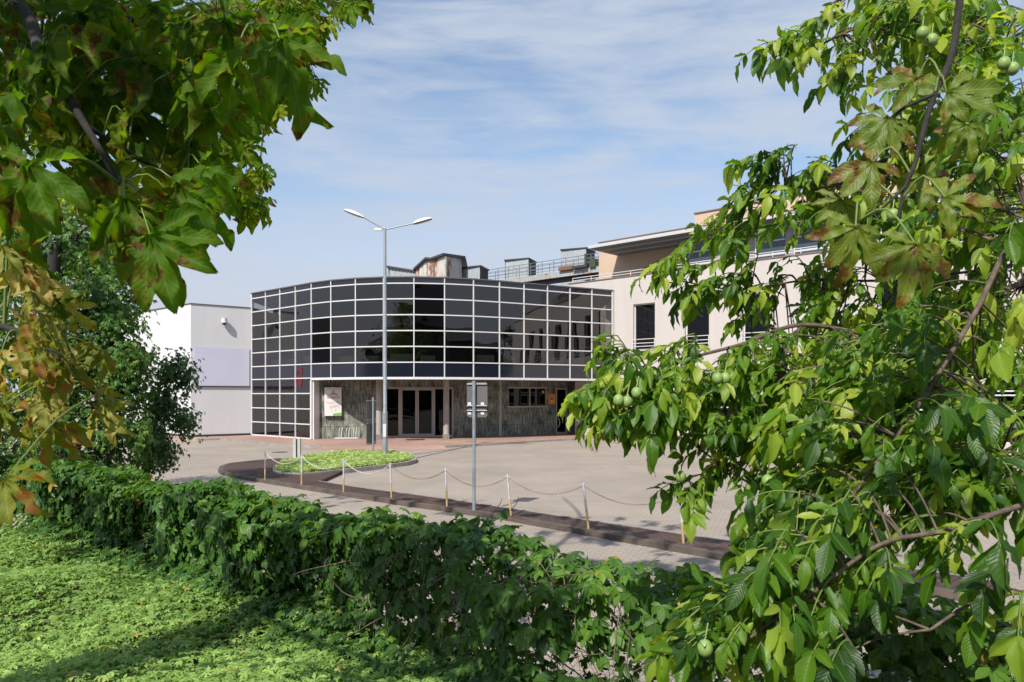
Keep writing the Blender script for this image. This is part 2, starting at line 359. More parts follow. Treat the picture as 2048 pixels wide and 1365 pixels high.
# pavement in front of the building
wingO = (5.9, 43.2); wd = Vector((.7347, -.6784))
WF = Frame(wingO, (wingO[0]+wd.x, wingO[1]+wd.y))
pave = [gnd(x, y, ZY) for x, y in ((395, 882), (440, 880.5), (480, 884), (520, 889), (575, 893), (640, 896), (730, 897.5), (812, 898), (890, 896.5), (950, 893), (1000, 890), (1060, 886), (1120, 882.5), (1150, 881))]
pv = [Vector(p[:2]) for p in pave]+[WF.p2(s_, 2.2) for s_ in (.5, 4, 10, 20, 34)]
inn = offset_poly([(p[0], p[1]) for p in pv], .15)
b = MB(); strip(b, pv[:6], inn[:6], ZY-.05, .004); strip(b, pv[8:], inn[8:], ZY-.05, .004); strip(b, pv[5:9], inn[5:9], ZY-.05, ZY+.012); tag(b.build('kerb', kerb_m), kind='structure')
b = MB()
poly = inn+[WF.p2(34, -1), WF.p2(-2, -3), Vector((3, 52)), Vector((-18, 52)), Vector((-22, 45))]
b.prism([(p[0], p[1]) for p in poly], ZY-.05, 0, bottom=False); tag(b.build('pavement', red_m), kind='structure')
# dropped kerb ramp: a gentle red slope meeting the yard
b = MB()
ra = pv[5:9]; rb = inn[5:9]; o2 = offset_poly([(p[0], p[1]) for p in ra], -.9)
b.add([(p.x, p.y, ZY+.004) for p in o2]+[(p.x, p.y, .003) for p in rb], [(i, i+1, 5+i, 4+i) for i in range(3)]); tag(b.build('pavement', red_m), kind='structure')

# round manhole covers and a thin dark line in the yard
b = MB(); 
for (x, y, r_) in ((560, 905, .35),): 
    c = gnd(x, y, ZY); b.tube([(c.x, c.y, ZY-.02), (c.x, c.y, ZY+.006)], r_, 20)
tag(b.build('manhole_cover', mat('cast iron', (.09, .08, .075), .7, .3, noise=.3, nscale=20)), 'round cast iron manhole cover set in the pale yard paving', 'manhole cover')
g0 = gnd(831, 917, ZY); g1 = gnd(935, 893.5, ZY); fr = Frame(g0, g1)
b = MB(); b.fbox(fr, 0, fr.len, -.05, .05, ZY-.03, ZY+.005); tag(b.build('dark_line', mat('cast iron', (0, 0, 0))), 'thin dark line running from the planted oval to the pavement', 'drain')

# ------------------------------------------------------------ glass pavilion
tops = [(503.4, 588), (531, 584), (559.7, 578.5), (590.8, 572.8), (622.7, 566.5), (662, 560.6), (711, 555.9), (767, 553.4), (827.8, 552.7), (889, 554.6), (947, 558.0), (999, 562.4), (1048, 567.2), (1095, 571.6), (1140, 575.4), (1183.7, 579), (1224.6, 582)]
nodes = []
for x, y in tops:
    Y = F*6.0/(790-y); nodes.append(Vector(((x-1024)/F*Y, Y)))
# smooth
sm = [n.copy() for n in nodes]
for _ in range(3):
    for i in range(1, len(sm)-1):
        if i != 0: sm[i] = sm[i]*.5+(sm[i-1]+sm[i+1])*.25
nodes = [Vector(((tops[i][0]-1024)/F*sm[i].y, sm[i].y)) for i in range(len(tops))]
ZT = 8.4
zl_up = [8.4, 8.1, 7.3, 6.49, 5.68, 4.87, 4.06, 3.30]
zl_dn = [3.30, 2.47, 1.63, .8, .03]
pav = empty('glass_pavilion', (nodes[8].x, nodes[8].y+3, 0), 'low building with bulging white gridded dark glass front above a streaked stone ground floor', 'building')
NB = len(nodes)-1
for i in range(NB):
    a, c = nodes[i], nodes[i+1]; fr = Frame(a, c); full = i < 4
    zs = zl_up+(zl_dn[1:] if full else [])
    g = MB()
    for k in range(len(zs)-1):
        z1, z0 = zs[k], zs[k+1]
        solid = k in (0, 6)
        # each pane tilted a hair, so reflections break from pane to pane
        j1, j2 = random.uniform(-.004, .004), random.uniform(-.004, .004)
        P = [fr.p(.0, -.03+j1, z0), fr.p(fr.len, -.03-j1, z0), fr.p(fr.len, -.03-j1+j2, z1), fr.p(.0, -.03+j1+j2, z1)]
        P = [Vector(p) for p in P]
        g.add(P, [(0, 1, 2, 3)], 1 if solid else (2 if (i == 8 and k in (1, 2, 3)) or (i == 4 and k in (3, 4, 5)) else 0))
    w = g.build('window', [glass, spandrel, glass_dim], pav)
    f = MB()
    f.fbox(fr, -.025 if i else -.06, .025, -.12, .025, zs[-1], ZT, 0)
    if i == NB-1 or i == 3: f.fbox(fr, fr.len-.035, fr.len+.035, -.12, .022, zs[-1] if i == NB-1 else .03, ZT if i == NB-1 else 3.28, 0)
    for z in zs[1:-1]: f.fbox(fr, .026, fr.len-.026, -.1, .018, z-.028, z+.028, 0)
    if full: f.fbox(fr, .035, fr.len-.035, -.1, .018, .0, .07, 0)
    else: f.fbox(fr, -.0, fr.len, -.14, .035, 3.19, 3.31, 0)
    f.fbox(fr, -.02, fr.len+.02, -.2, .05, ZT-.012, ZT+.05, 1)
    f.build('frame', [white_metal, mat('dark coping', (.10, .095, .09), .6)], w)
# corner posts
b = MB(); fr = Frame(nodes[NB-1], nodes[NB]); b.fbox(fr, fr.len+.04, fr.len+.22, -.2, .03, 3.19, ZT+.05); b.build('corner_post', cream, pav)
# roof + soffit + slab + interior
A1 = Vector((-10.62, 40.95)); B1 = Vector((-.72, 43.35)); C1 = Vector((4.2, 46.6))
S1 = Frame(A1, B1); S2 = Frame(B1, C1)
rn = [n_ for n_ in nodes]
off_in = []
for i, n_ in enumerate(nodes):
    a = nodes[max(i-1, 0)]; c = nodes[min(i+1, NB)]; t = (c-a).normalized(); off_in.append(n_+Vector((-t.y, t.x))*.12)
b = MB(); b.prism([(p.x, p.y) for p in off_in]+[(4.8, 50), (-15.6, 50)], 8.22, 8.36); b.build('roof', roofing, pav)
sof = [(p.x, p.y) for p in off_in[4:]]
b = MB(); b.prism(sof+[(4.6, 48), (-.5, 48), (-10.9, 46)], 3.2, 3.75, 0); b.build('soffit', mat('soffit boards', (.17, .15, .14), .8, noise=.2, nscale=2), pav)
b = MB()
back_w = [p+Vector((0, 5.2)) for p in off_in]
for i in range(NB): 
    fr = Frame(back_w[i], back_w[i+1]); b.fbox(fr, 0, fr.len, -.1, 0, 0 if i < 4 else 3.75, 8.2, 0)
b.prism([(p.x, p.y) for p in off_in[:5]]+[(back_w[4].x, back_w[4].y), (back_w[0].x, back_w[0].y)], -.02, .03, 0)
b.prism([(p.x, p.y) for p in off_in[:5]]+[(back_w[4].x, back_w[4].y), (back_w[0].x, back_w[0].y)], 4.0, 4.14, 0)
b.prism([(p.x, p.y) for p in off_in]+[(p.x, p.y) for p in reversed(back_w)], 7.9, 8.15, 0)
b.build('interior_wall', [inside], pav)
for i in (1, 2, 3, 5, 6, 7, 8, 10, 11, 13, 14, 15):       # pale cabinets behind the vision glass
    fr = Frame(off_in[i], off_in[i+1]); u0 = random.uniform(.1, .35)*fr.len; u1 = random.uniform(.7, 1.0)*fr.len
    b = MB(); b.fbox(fr, u0, u1, -.5, -.16, 4.12, 4.12+random.choice((.30, .34, .38)), 0); b.build('cabinet', pale_box, pav)
for i in (1, 3, 5, 7, 9, 12, 14):
    c = off_in[i]+Vector((0, 1.5)); b = MB(); b.tube([(c.x, c.y, 3.75 if i > 4 else 0), (c.x, c.y, 8.1)], .15, 14, 0); b.build('column', inside_mid, pav)
# red emblem behind the fourth bay
fr = Frame(nodes[3], nodes[4]); b = MB()
def em(pts): 
    P = []
    for x, y in pts:
        s_, z = fr.hit(x, y, -.05); P.append((s_, z))
    n_ = len(P); vs = [fr.p(s_, -.012, z) for s_, z in P]+[fr.p(s_, -.022, z) for s_, z in P]
    b.add(vs, [tuple(range(n_)), tuple(reversed(range(n_, 2*n_)))]+[(i, (i+1) % n_, n_+(i+1) % n_, n_+i) for i in range(n_)])
em([(592.5, 744), (596, 744), (599, 737), (602, 735.5), (606, 735), (605.5, 743), (605, 749), (606.5, 754.5), (598, 755), (600.5, 750), (602, 745), (602, 742.5), (599, 742), (597, 746), (597, 750), (592.5, 750.5)])
em([(592.5, 759), (605.8, 758), (605, 765), (603.5, 774.5), (596, 774.5), (593, 766)])
b.build('emblem', mat('red film', (.11, .006, .010), .5), pav)
# side return at the left foot of the overhang
rf = Frame(nodes[4], A1)
b = MB(); b.fbox(rf, .06, rf.len, -.12, .12, 0, 3.19); b.build('corner_post', white_metal, pav)

# stone walls with openings
def wall_open(mb, fr, s0, s1, z0, z1, openings, th, mi=0):
    ss = sorted({s0, s1, *[o[0] for o in openings], *[o[1] for o in openings]}); zs = sorted({z0, z1, *[o[2] for o in openings], *[o[3] for o in openings]})
    ss = [v for v in ss if s0 <= v <= s1]; zs = [v for v in zs if z0 <= v <= z1]
    for i in range(len(ss)-1):
        run = None
        for k in range(len(zs)-1):
            cs, cz = (ss[i]+ss[i+1])/2, (zs[k]+zs[k+1])/2
            hole = any(o[0] < cs < o[1] and o[2] < cz < o[3] for o in openings)
            if hole:
                if run is not None: mb.fbox(fr, ss[i], ss[i+1], -th, 0, run, zs[k], mi); run = None
            elif run is None: run = zs[k]
        if run is not None: mb.fbox(fr, ss[i], ss[i+1], -th, 0, run, zs[-1], mi)
d0 = S1.hit(769); d1 = S1.hit(908); dz = S1.hit(840, 775)[1]
b = MB(); wall_open(b, S1, 0, S1.len, 0, 3.2, [(d0, d1, -1, dz)], .35); 
wx0, wz1 = S2.hit(1017, 776.5); wx1, wz0 = S2.hit(1093, 813); dd0 = S2.hit(1112); dd1 = S2.hit(1135); ddz = S2.hit(1122, 776)[1]
wall_open(b, S2, .0, S2.len, 0, 3.2, [(wx0, wx1, wz0, wz1), (dd0, dd1, -1, ddz)], .35)
sw = b.build('stone_wall', stone, pav)
b = MB(); fr = S1; b.fbox(S1, S1.len-.02, S1.len+.12, -.1, .02, 0, 3.2); b.build('corner_trim', mat('pale stone trim', (.42, .40, .34), .8, noise=.3), pav)
# entrance
ent = MB()
ent.fbox(S1, d0, d1, -.16, -.06, dz-.10, dz-.0, 0); ent.fbox(S1, d0, d1, -.16, -.06, 0.0, .10, 0)
for xa, xb in ((769, 772), (797, 802), (867, 870.5), (904, 907.8)):
    ent.fbox(S1, S1.hit(xa), S1.hit(xb), -.18, -.04, .1, dz-.1, 0)
entr = ent.build('entrance_frame', mat('bronze grey aluminium', (.40, .365, .34), .4), pav)
for xa, xb in ((772, 797), (870.5, 904)): g = MB(); g.fbox(S1, S1.hit(xa), S1.hit(xb), -.12, -.11, .1, dz-.1); g.build('side_glass', glass_dark, entr)
for xa, xb in ((802, 834.2), (834.8, 867)):
    g = MB(); sa, sb = S1.hit(xa), S1.hit(xb); g.fbox(S1, sa, sa+.09, -.15, -.09, .1, dz-.1); g.fbox(S1, sb-.09, sb, -.15, -.09, .1, dz-.1); g.fbox(S1, sa+.09, sb-.09, -.15, -.09, .1, .2); g.fbox(S1, sa+.09, sb-.09, -.15, -.09, dz-.17, dz-.1)
    dr = g.build('door', MATS['bronze grey aluminium'], pav); g = MB(); g.fbox(S1, sa+.09, sb-.09, -.125, -.115, .2, dz-.17); g.build('glass', glass_dark, dr)
g = MB()
g.fbox(S1, -.2, S1.len+.5, -4.5, -4.4, 0, 3.2, 0); g.fbox(S2, .5, S2.len, -3.4, -3.3, 0, 3.2, 0)
g.box(-9, -3, 41.6+1, 46, -.01, .006, 1); g.build('interior_wall', [inside, mat('entrance floor', (.16, .15, .14), .3)], pav)
g = MB(); c = S1.p(S1.hit(851), -2.2, 0); g.tube([(c.x, c.y, 0), (c.x, c.y, 3.1)], .14, 12); g.build('column', inside_mid, pav)
# window and door of the right stone wall
g = MB(); g.fbox(S2, wx0, wx1, -.12, -.11, wz0, wz1); w = g.build('window', glass_dark, pav)
f = MB(); 
f.fbox(S2, wx0-.06, wx1+.06, -.14, .02, wz1-.02, wz1+.06); f.fbox(S2, wx0-.06, wx1+.06, -.14, .03, wz0-.05, wz0+.03)
for s_ in (wx0-.03, wx1-.03, (wx0*.45+wx1*.55)): f.fbox(S2, s_, s_+.06, -.14, -.01, wz0+.03, wz1-.02)
f.build('frame', mat('bronze grey aluminium', (0, 0, 0)), w)
g = MB(); zz = S2.hit(1088, 782)[1]; s_ = S2.hit(1085.5); g.fbox(S2, s_, s_+.18, -.1, -.095, zz-.16, zz); g.build('sticker', mat('yellow sticker', (.55, .38, .05), .6), w)
g = MB()
for s_ in (dd0, dd1-.1): g.fbox(S2, s_, s_+.1, -.16, -.02, 0, ddz)
for z in (0.02, ddz-.12, 1.08): g.fbox(S2, dd0+.1, dd1-.1, -.14, -.04, z, z+.1)
dr = g.build('door', MATS['bronze grey aluminium'], pav)
g = MB(); g.fbox(S2, dd0+.1, dd1-.1, -.1, -.09, .12, ddz-.12); g.build('glass', glass_dark, dr)
g = MB(); g.tube([S2.p(dd0+.14+.12*sin(pi*t/10), .0+.04*sin(pi*t/10), 1.0-.07*t*.9+.02) for t in range(11)], .018, 6); g.build('handle', white_metal, dr)
# pillars under the overhang
for x, y in ((758, 879.2), (892.5, 878.4)):
    c = gnd(x, y, 0); g = MB(); g.tube([(c.x, c.y, 0), (c.x, c.y, 3.2)], .165, 20); pl = g.build('pillar', concrete, pav)
    g = MB(); g.box(c.x-.18, c.x+.18, c.y-.18, c.y+.18, 0.001, .26); g.build('base', mat('dirty plinth', (.24, .2, .18), .9, noise=.5, nscale=9), pl)

# information board
bs0, bz1 = S1.hit(649, 775); bs1, bz0 = S1.hit(683, 832); bq = .22
board = empty('information_board', S1.p((bs0+bs1)/2, .0, bz0), 'white tenant board reading EL-SIGMA on the stone wall left of the entrance', 'sign')
b = MB(); b.fbox(S1, bs0, bs1, .06, bq, bz0, bz1); b.build('panel', mat('white board', (.72, .68, .65), .5), board, .01)
for u_ in (bs0+.1, bs1-.16): b = MB(); b.fbox(S1, u_, u_+.06, 0, .06, bz0+.2, bz1-.2); b.build('bracket', dark_metal, board)
def quad_on(mb, fr, q, s0, s1, z0, z1, mi=0): mb.add([fr.p(s0, q, z0), fr.p(s1, q, z0), fr.p(s1, q, z1), fr.p(s0, q, z1)], [(0, 1, 2, 3)], mi)
def board_px(u, v): return bs0+(bs1-bs0)*u, bz1-(bz1-bz0)*v
ink = mat('dark ink', (.05, .04, .045), .6); gink = mat('grey ink', (.30, .27, .29), .6); green_ink = mat('green print', (.16, .42, .10), .6); pink = mat('red ink', (.45, .08, .1), .6); olive = mat('olive print', (.18, .17, .06), .6)
b = MB()
def bq_(u0, u1, v0, v1, mi): s_, z1 = board_px(u0, v0); t_, z0 = board_px(u1, v1); quad_on(b, S1, bq+.006, s_, t_, z0, z1, mi)
bq_(.46, .60, .115, .13, 3); bq_(.46, .50, .14, .20, 3); bq_(.53, .57, .14, .20, 3); bq_(.46, .60, .16, .17, 3)
arc = []
for t in range(13):
    u = .24+.6*t/12; v = .285-.055*sin(pi*t/12); th = .004+.014*sin(pi*t/12); arc.append((u, v, th))
for (u0, v0, t0), (u1, v1, t1) in zip(arc[:-1], arc[1:]):
    P = [board_px(u0, v0+t0), board_px(u1, v1+t1), board_px(u1, v1-t1), board_px(u0, v0-t0)]
    b.add([S1.p(s_, bq+.006, z) for s_, z in P], [(0, 1, 2, 3)], 0)
bq_(.12, .9, .055, .066, 0); bq_(.16, .88, .388, .395, 0)
rr = random.Random(4)
for r_ in range(9):
    u = .12+(.0 if r_ < 4 else .2)
    while u < .88:
        wd_ = rr.uniform(.03, .09); mi = 1 if (r_ == 4 and .3 < u < .5) else (0 if r_ == 4 and u > .6 else 4)
        if rr.random() < .8: bq_(u, min(u+wd_, .9), .49+r_*.042, .49+r_*.042+(.016 if r_ != 4 else .02), mi)
        u += wd_+rr.uniform(.02, .05)
bq_(.50, .98, .91, .99, 2); bq_(.72, .98, .89, .91, 2)
b.build('print', [ink, pink, green_ink, olive, gink], board)
def text_on(fr, txt, s_c, z_c, q, size, m, parent, name='lettering', width=None):
    cu = bpy.data.curves.new('t', 'FONT'); cu.body = txt; cu.align_x = 'CENTER'; cu.align_y = 'CENTER'; cu.size = size; cu.extrude = .002
    o = bpy.data.objects.new('t', cu); COL.objects.link(o); bpy.context.view_layer.update()
    dg = bpy.context.evaluated_depsgraph_get(); me = bpy.data.meshes.new_from_object(o.evaluated_get(dg)); bpy.data.objects.remove(o)
    sc = 1
    if width: xs = [v.co.x for v in me.vertices]; sc = width/(max(xs)-min(xs))
    for v in me.vertices:
        x, y, z = v.co; P = fr.p(s_c+x*sc, q+z, z_c+y); v.co = P
    me.materials.clear(); me.materials.append(m); o = bpy.data.objects.new(name, me); COL.objects.link(o); o.parent = parent; o.matrix_parent_inverse = wm(parent).inverted(); return o
s_, z_ = board_px(.52, .345); text_on(S1, 'EL-SIGMA', s_, z_, bq+.008, .13, ink, board, width=(bs1-bs0)*.72)

# orange notice
os0, oz1 = S2.hit(1097, 789); os1, oz0 = S2.hit(1110, 808.5)
on = empty('notice_plate', S2.p(os0, 0, oz0), 'small orange plate with a blue square between the ground floor window and glass door', 'sign')
b = MB(); b.fbox(S2, os0, os1, .0, .025, oz0, oz1); b.build('plate', mat('orange print', (.75, .26, .03), .5), on)
b = MB(); sm_ = (os0+os1)/2; quad_on(b, S2, .03, sm_-.11, sm_+.11, (oz0+oz1)/2-.06, (oz0+oz1)/2+.1, 0); quad_on(b, S2, .03, sm_-.1, sm_+.1, (oz0+oz1)/2-.12, (oz0+oz1)/2-.08, 1); quad_on(b, S2, .034, sm_-.03, sm_+.05, (oz0+oz1)/2-.01, (oz0+oz1)/2+.04, 1)
b.build('print', [mat('blue print', (.02, .05, .22), .5), mat('white print', (.7, .7, .7), .5)], on)

# bicycle rack
r0 = gnd(670, 878, 0); r1 = gnd(715, 877.5, 0); fr = Frame(r0, r1)
rack = empty('bicycle_rack', (r0+r1)/2, 'low white bicycle rack with three pairs of hoops below the tenant board', 'bicycle rack')
b = MB(); b.fbox(fr, 0, fr.len, -.22, -.16, .01, .06); b.fbox(fr, 0, fr.len, .1, .16, .01, .06); b.fbox(fr, -.04, .02, -.22, .16, .005, .05); b.fbox(fr, fr.len-.02, fr.len+.04, -.22, .16, .005, .05); b.build('base_rail', white_metal, rack)
for k in range(3):
    for j in range(2):
        s_ = fr.len*(.2+.32*k)+j*.14; b = MB()
        b.tube([fr.p(s_+.07*(1-cos(pi*t/12))-.03, .13-.33*t/12, .04+.55*sin(pi*t/12)**.8) for t in range(13)], .015, 6); b.build('hoop', white_metal, rack)
# doormat
m0 = gnd(813, 880.5, 0); m1 = gnd(849, 880, 0); fr = Frame(m0, m1); b = MB(); b.fbox(fr, 0, fr.len, -.35, .35, .004, .022); tag(b.build('door_mat', black), 'dark mat lying in front of the glass entrance doors', 'door mat')

# ------------------------------------------------------------ cream office wing
wing = empty('office_building', WF.p(6, -4, 0), 'cream three storey office wing with tall windows and a set back peach top floor', 'building')
b = MB()
win = [(1.28+3.27*k, 1.28+3.27*k+1.42) for k in range(7)]
gw = [(-1.8, -.15), (.25, 3.5)]+[(4.45+4.7*k, 4.45+4.7*k+3.8) for k in range(4)]
ops = [(a, c, 4.9, 7.5) for a, c in win]+[(a, c, .42, 3.22) for a, c in gw]
b_up = MB(); wall_open(b_up, WF, .0, 26, 0, 9.1, ops, .4); wall_open(b_up, WF, -2.87, 0, 0, 3.19, [o for o in ops if o[1] < 0], .4); b_up.fbox(WF, -3.3, 0, -.4, 0, 8.42, 9.1); b_up.fbox(WF, -3.3, -2.9, -9, -.4, 8.42, 9.1)
b_up.build('wall', cream, wing)
b = MB(); b.fbox(WF, -3.4, 26, -.45, .05, 9.1, 9.15); b.build('coping', mat('brown coping', (.20, .15, .12), .6), wing)
b = MB(); b.fbox(WF, -3.2, 26, -14, -.4, 8.75, 8.9); b.fbox(WF, -.2, 26, -5, -4.9, 0, 8.7, 1); b.fbox(WF, -.2, 26, -4.9, -.45, 4.0, 4.15, 1); b.build('roof', [roofing, inside], wing)
for a, c in win:
    g = MB(); g.fbox(WF, a+.05, c-.05, -.22, -.21, 4.95, 7.45); w = g.build('window', glass_dark, wing)
    f = MB(); 
    f.fbox(WF, a, a+.06, -.26, -.14, 4.9, 7.5); f.fbox(WF, c-.06, c, -.26, -.14, 4.9, 7.5); f.fbox(WF, a+.06, c-.06, -.26, -.14, 7.44, 7.5); f.fbox(WF, a+.06, c-.06, -.26, -.14, 4.9, 4.96)
    f.build('frame', white_metal, w)
    f = MB()
    for z in (5.1, 5.28, 5.5): f.tube([WF.p(a-.02, .05, z), WF.p(c+.02, .05, z)], .022, 6)
    for s_ in (a, c): f.tube([WF.p(s_, .05, 4.98), WF.p(s_, .05, 5.52)], .022, 6); f.tube([WF.p(s_, .0, 5.28), WF.p(s_, .06, 5.28)], .015, 5)
    f.build('railing', white_metal, w)
for a, c in gw:
    g = MB(); g.fbox(WF, a+.05, c-.05, -.2, -.19, .45, 3.2); w = g.build('window', glass_dark, wing)
    f = MB()
    nn = 1 if c-a < 2 else 2
    for k in range(nn+1):
        s_ = a+(c-a-.07)*k/nn; f.fbox(WF, s_, s_+.07, -.24, -.12, .42, 3.22)
    for k in range(nn):
        sa = a+(c-a-.07)*k/nn+.07; sb = a+(c-a-.07)*(k+1)/nn
        for z in (.42, 1.02, 1.72, 2.35, 2.52, 3.15): f.fbox(WF, sa, sb, -.23, -.13, z, z+.06)
    f.build('frame', white_metal, w)
# parapet railing
b = MB()
for z in (9.3, 9.45): b.tube([WF.p(-3.2, -.2, z), WF.p(26, -.2, z)], .022, 6)
for k in range(22): b.tube([WF.p(-3.2+1.39*k, -.2, 9.14), WF.p(-3.2+1.39*k, -.2, 9.46)], .02, 6)
b.build('railing', white_metal, wing)
# set back top floor
b = MB()
b.fbox(WF, -4.5, 26, -12, -4.65, 9, 12.45); b.build('upper_wall', peach, wing)
b = MB(); b.fbox(WF, 2.6, 26, -11.5, -4.58, 12.45, 13.2); b.fbox(WF, -4.55, 2.6, -12.0, -4.6, 12.45, 12.5, 1); b.fbox(WF, 2.55, 26, -11.6, -4.5, 13.2, 13.26, 1); b.build('roof_block', [peach, mat('brown coping', (0, 0, 0))], wing)
b = MB(); sc0 = WF.hit(1455, q=-6); sc1 = WF.hit(1500, q=-6); b.fbox(WF, sc0, sc1, -7.2, -6, 13.2, 14.1); b.build('chimney', mat('grey louvre', (.32, .3, .29), .7, noise=.2, nscale=6), wing)
# canopy
cs = WF.hit(1176, q=-1.45)
b = MB(); b.fbox(WF, cs, 16, -1.6, -1.45, 11.42, 11.6, 0); b.fbox(WF, cs, cs+.12, -4.65, -1.6, 11.40, 11.55, 0)
for k in range(12): b.fbox(WF, cs+.12, 16, -4.6+.25*k, -4.6+.25*k+.13, 11.40, 11.46, 1)
b.fbox(WF, cs+.12, 16, -4.64, -1.6, 11.5, 11.54, 1)
for k in (3, 8): b.fbox(WF, cs+.12, 16, -4.6+.25*k+.14, -4.6+.25*k+.22, 11.36, 11.44, 0)
b.build('canopy', [mat('dull canopy metal', (.50, .50, .50), .5), mat('grey slats', (.24, .235, .23), .6)], wing)
# glazed volume under the canopy
sg = WF.hit(1370, q=-2.7)
b = MB(); b.fbox(WF, sg, 24, -4.6, -2.72, 9.0, 11.34); b.build('glazed_bay', mat('bay infill', (.30, .28, .27), .6), wing)
for k in range(9):
    s0 = sg+.05+2.1*k; g = MB(); g.fbox(WF, s0+.05, s0+1.6, -2.7, -2.69, 9.3, 11.2); w = g.build('window', mat('blue grey glass', (.05, .065, .09), .08), wing)
    f = MB(); 
    f.fbox(WF, s0, s0+.06, -2.7, -2.63, 9.2, 11.25)
    for z in (9.25, 9.8, 10.5, 11.19): f.fbox(WF, s0+.06, s0+1.62, -2.7, -2.64, z, z+.06)
    f.build('frame', white_metal, w)

# ------------------------------------------------------------ white building on the left
L0 = Vector((-18.2, 42.5)); L1 = nodes[0]+Vector((-.08, .1)); L2 = Vector((-27, 50.2))
LF = Frame(L0, L1); LS = Frame(L2, L0)
lb = empty('white_building', (-20, 47, 0), 'plain windowless white building with a faint blank banner left of the curtain wall', 'building')
b = MB(); b.prism([(L0.x, L0.y), (L1.x, L1.y), (-14.5, 56), (-24, 60), (L2.x, L2.y)], 0, 7.55); b.build('wall', white_wall, lb)
b = MB(); b.prism([(L0.x-.0, L0.y-.06), (L1.x, L1.y-.05), (-14.5, 56), (-24, 60), (L2.x-.05, L2.y-.05)], 7.55, 7.6); b.build('coping', mat('dark coping', (0, 0, 0)), lb)
b = MB(); b.fbox(LF, .02, LF.len-.02, .0, .035, 0, .12); b.fbox(LS, 0, LS.len, .0, .035, 0, .12); b.build('plinth', mat('black plinth', (.04, .04, .04), .8), lb)
s0, z1 = LF.hit(388, 694); s1, z0 = LF.hit(498, 773)
ban = empty('banner', LF.p(s0, .05, z0), 'blank pale lavender banner stretched on the white wall', 'banner')
b = MB(); b.fbox(LF, max(s0, .1), min(s1, LF.len-.1), .02, .05, z0, z1); b.build('sheet', mat('lavender sheet', (.55, .55, .66), .6, noise=.05, nscale=.6), ban)
b = MB(); b.tube([LF.p(max(s0, .1), .06, z0-.02), LF.p(LF.len-.05, .06, z0-.02)], .035, 6); b.build('rail', dark_metal, ban)
s0, z0 = LF.hit(446, 645)
sc = empty('security_camera', LF.p(s0, .0, z0), 'white dome security camera high on the white building wall', 'security camera')
b = MB(); c = LF.p(s0, .22, z0); b.tube([LF.p(s0, 0, z0+.14), c+Vector((0, 0, .14))], .05, 8); b.tube([c+Vector((0, 0, .22)), c+Vector((0, 0, -.05))], .16, 14); b.build('housing', white_metal, sc)
b = MB(); b.sphere(c+Vector((0, 0, -.06)), .13, 12, 8); b.build('dome', dark_metal, sc)

# ------------------------------------------------------------ factory hall with roof boxes behind
hall = empty('factory_hall', (-2, 62, 0), 'long grey factory hall whose roof carries sheds behind the glass pavilion', 'building')
b = MB(); b.box(-13.5, 8, 51, 90, 0, 9.2); b.build('wall', concrete, hall)
b = MB(); b.box(-13.7, 8.2, 50.8, 90.2, 9.2, 9.4); b.build('roof', roofing, hall)
galv = corrugated('galvanised corrugated sheet', (.36, .39, .41), (.30, .12, .05), .72)
rust = corrugated('rusty whitewashed sheet', (.50, .47, .43), (.25, .085, .03), .46)
def corr_wall(mb, p0, p1, z0, z1a, z1b, step=.22, dep=.05, mi=0):
    p0 = Vector(p0); p1 = Vector(p1); d = p1-p0; Ln = d.length; d.normalize(); nn = Vector((d.y, -d.x)); k = max(2, int(Ln/step*2)); vs = []
    for i in range(k+1):
        q = p0+d*(Ln*i/k)+nn*(dep if i % 2 else 0); t = i/k
        vs += [(q.x, q.y, z0), (q.x, q.y, z1a+(z1b-z1a)*t)]
    mb.add(vs, [(2*i, 2*i+2, 2*i+3, 2*i+1) for i in range(k)], mi)
def roof_box(x0, x1, xr, yt, Y, label, name='roof_vent_housing', m=None, lean=.0):
    a = at(x0, yt, Y); c = at(x1, yt-4, Y-2.0); dd = at(xr, yt+4, Y+1.2)
    t = empty(name, ((a.x+c.x)/2, Y, 9.4), label, 'roof housing', 'corrugated housings on the hall roof')
    m = m or galv; e = Vector((a.x+dd.x-c.x, a.y+dd.y-c.y)); zt = a.z
    z_c = c.z; z_d = dd.z
    b = MB(); corr_wall(b, a[:2], c[:2], 9.4, a.z, z_c); corr_wall(b, c[:2], dd[:2], 9.4, z_c, z_d, mi=1); corr_wall(b, dd[:2], e, 9.4, z_d, a.z); corr_wall(b, e, a[:2], 9.4, a.z, a.z)
    b.build('cladding', [m, mat('dark open side', (.05, .055, .06), .7)], t)  # right side stands open: the shade inside is painted onto this face
    b = MB(); P = [(a.x-.15, a.y-.1), (c.x+.05, c.y-.15), (dd.x+.15, dd.y), (e.x-.1, e.y+.1)]; Z = [a.z, z_c, z_d, a.z]
    b.add([(p[0], p[1], z+.02) for p, z in zip(P, Z)]+[(p[0], p[1], z+.14) for p, z in zip(P, Z)], [(3, 2, 1, 0), (4, 5, 6, 7), (0, 1, 5, 4), (1, 2, 6, 5), (2, 3, 7, 6), (3, 0, 4, 7)]); b.build('roof', dark_metal, t)
roof_box(922, 961, 975, 539, 58, 'small corrugated roof housing just right of the rusty shed')
roof_box(1011, 1057, 1071, 523, 72, 'pale blue corrugated roof housing standing alone beside the gantry railing')
roof_box(1123, 1173, 1189, 502, 74, 'tallest corrugated roof housing, touching the edge of the white canopy')
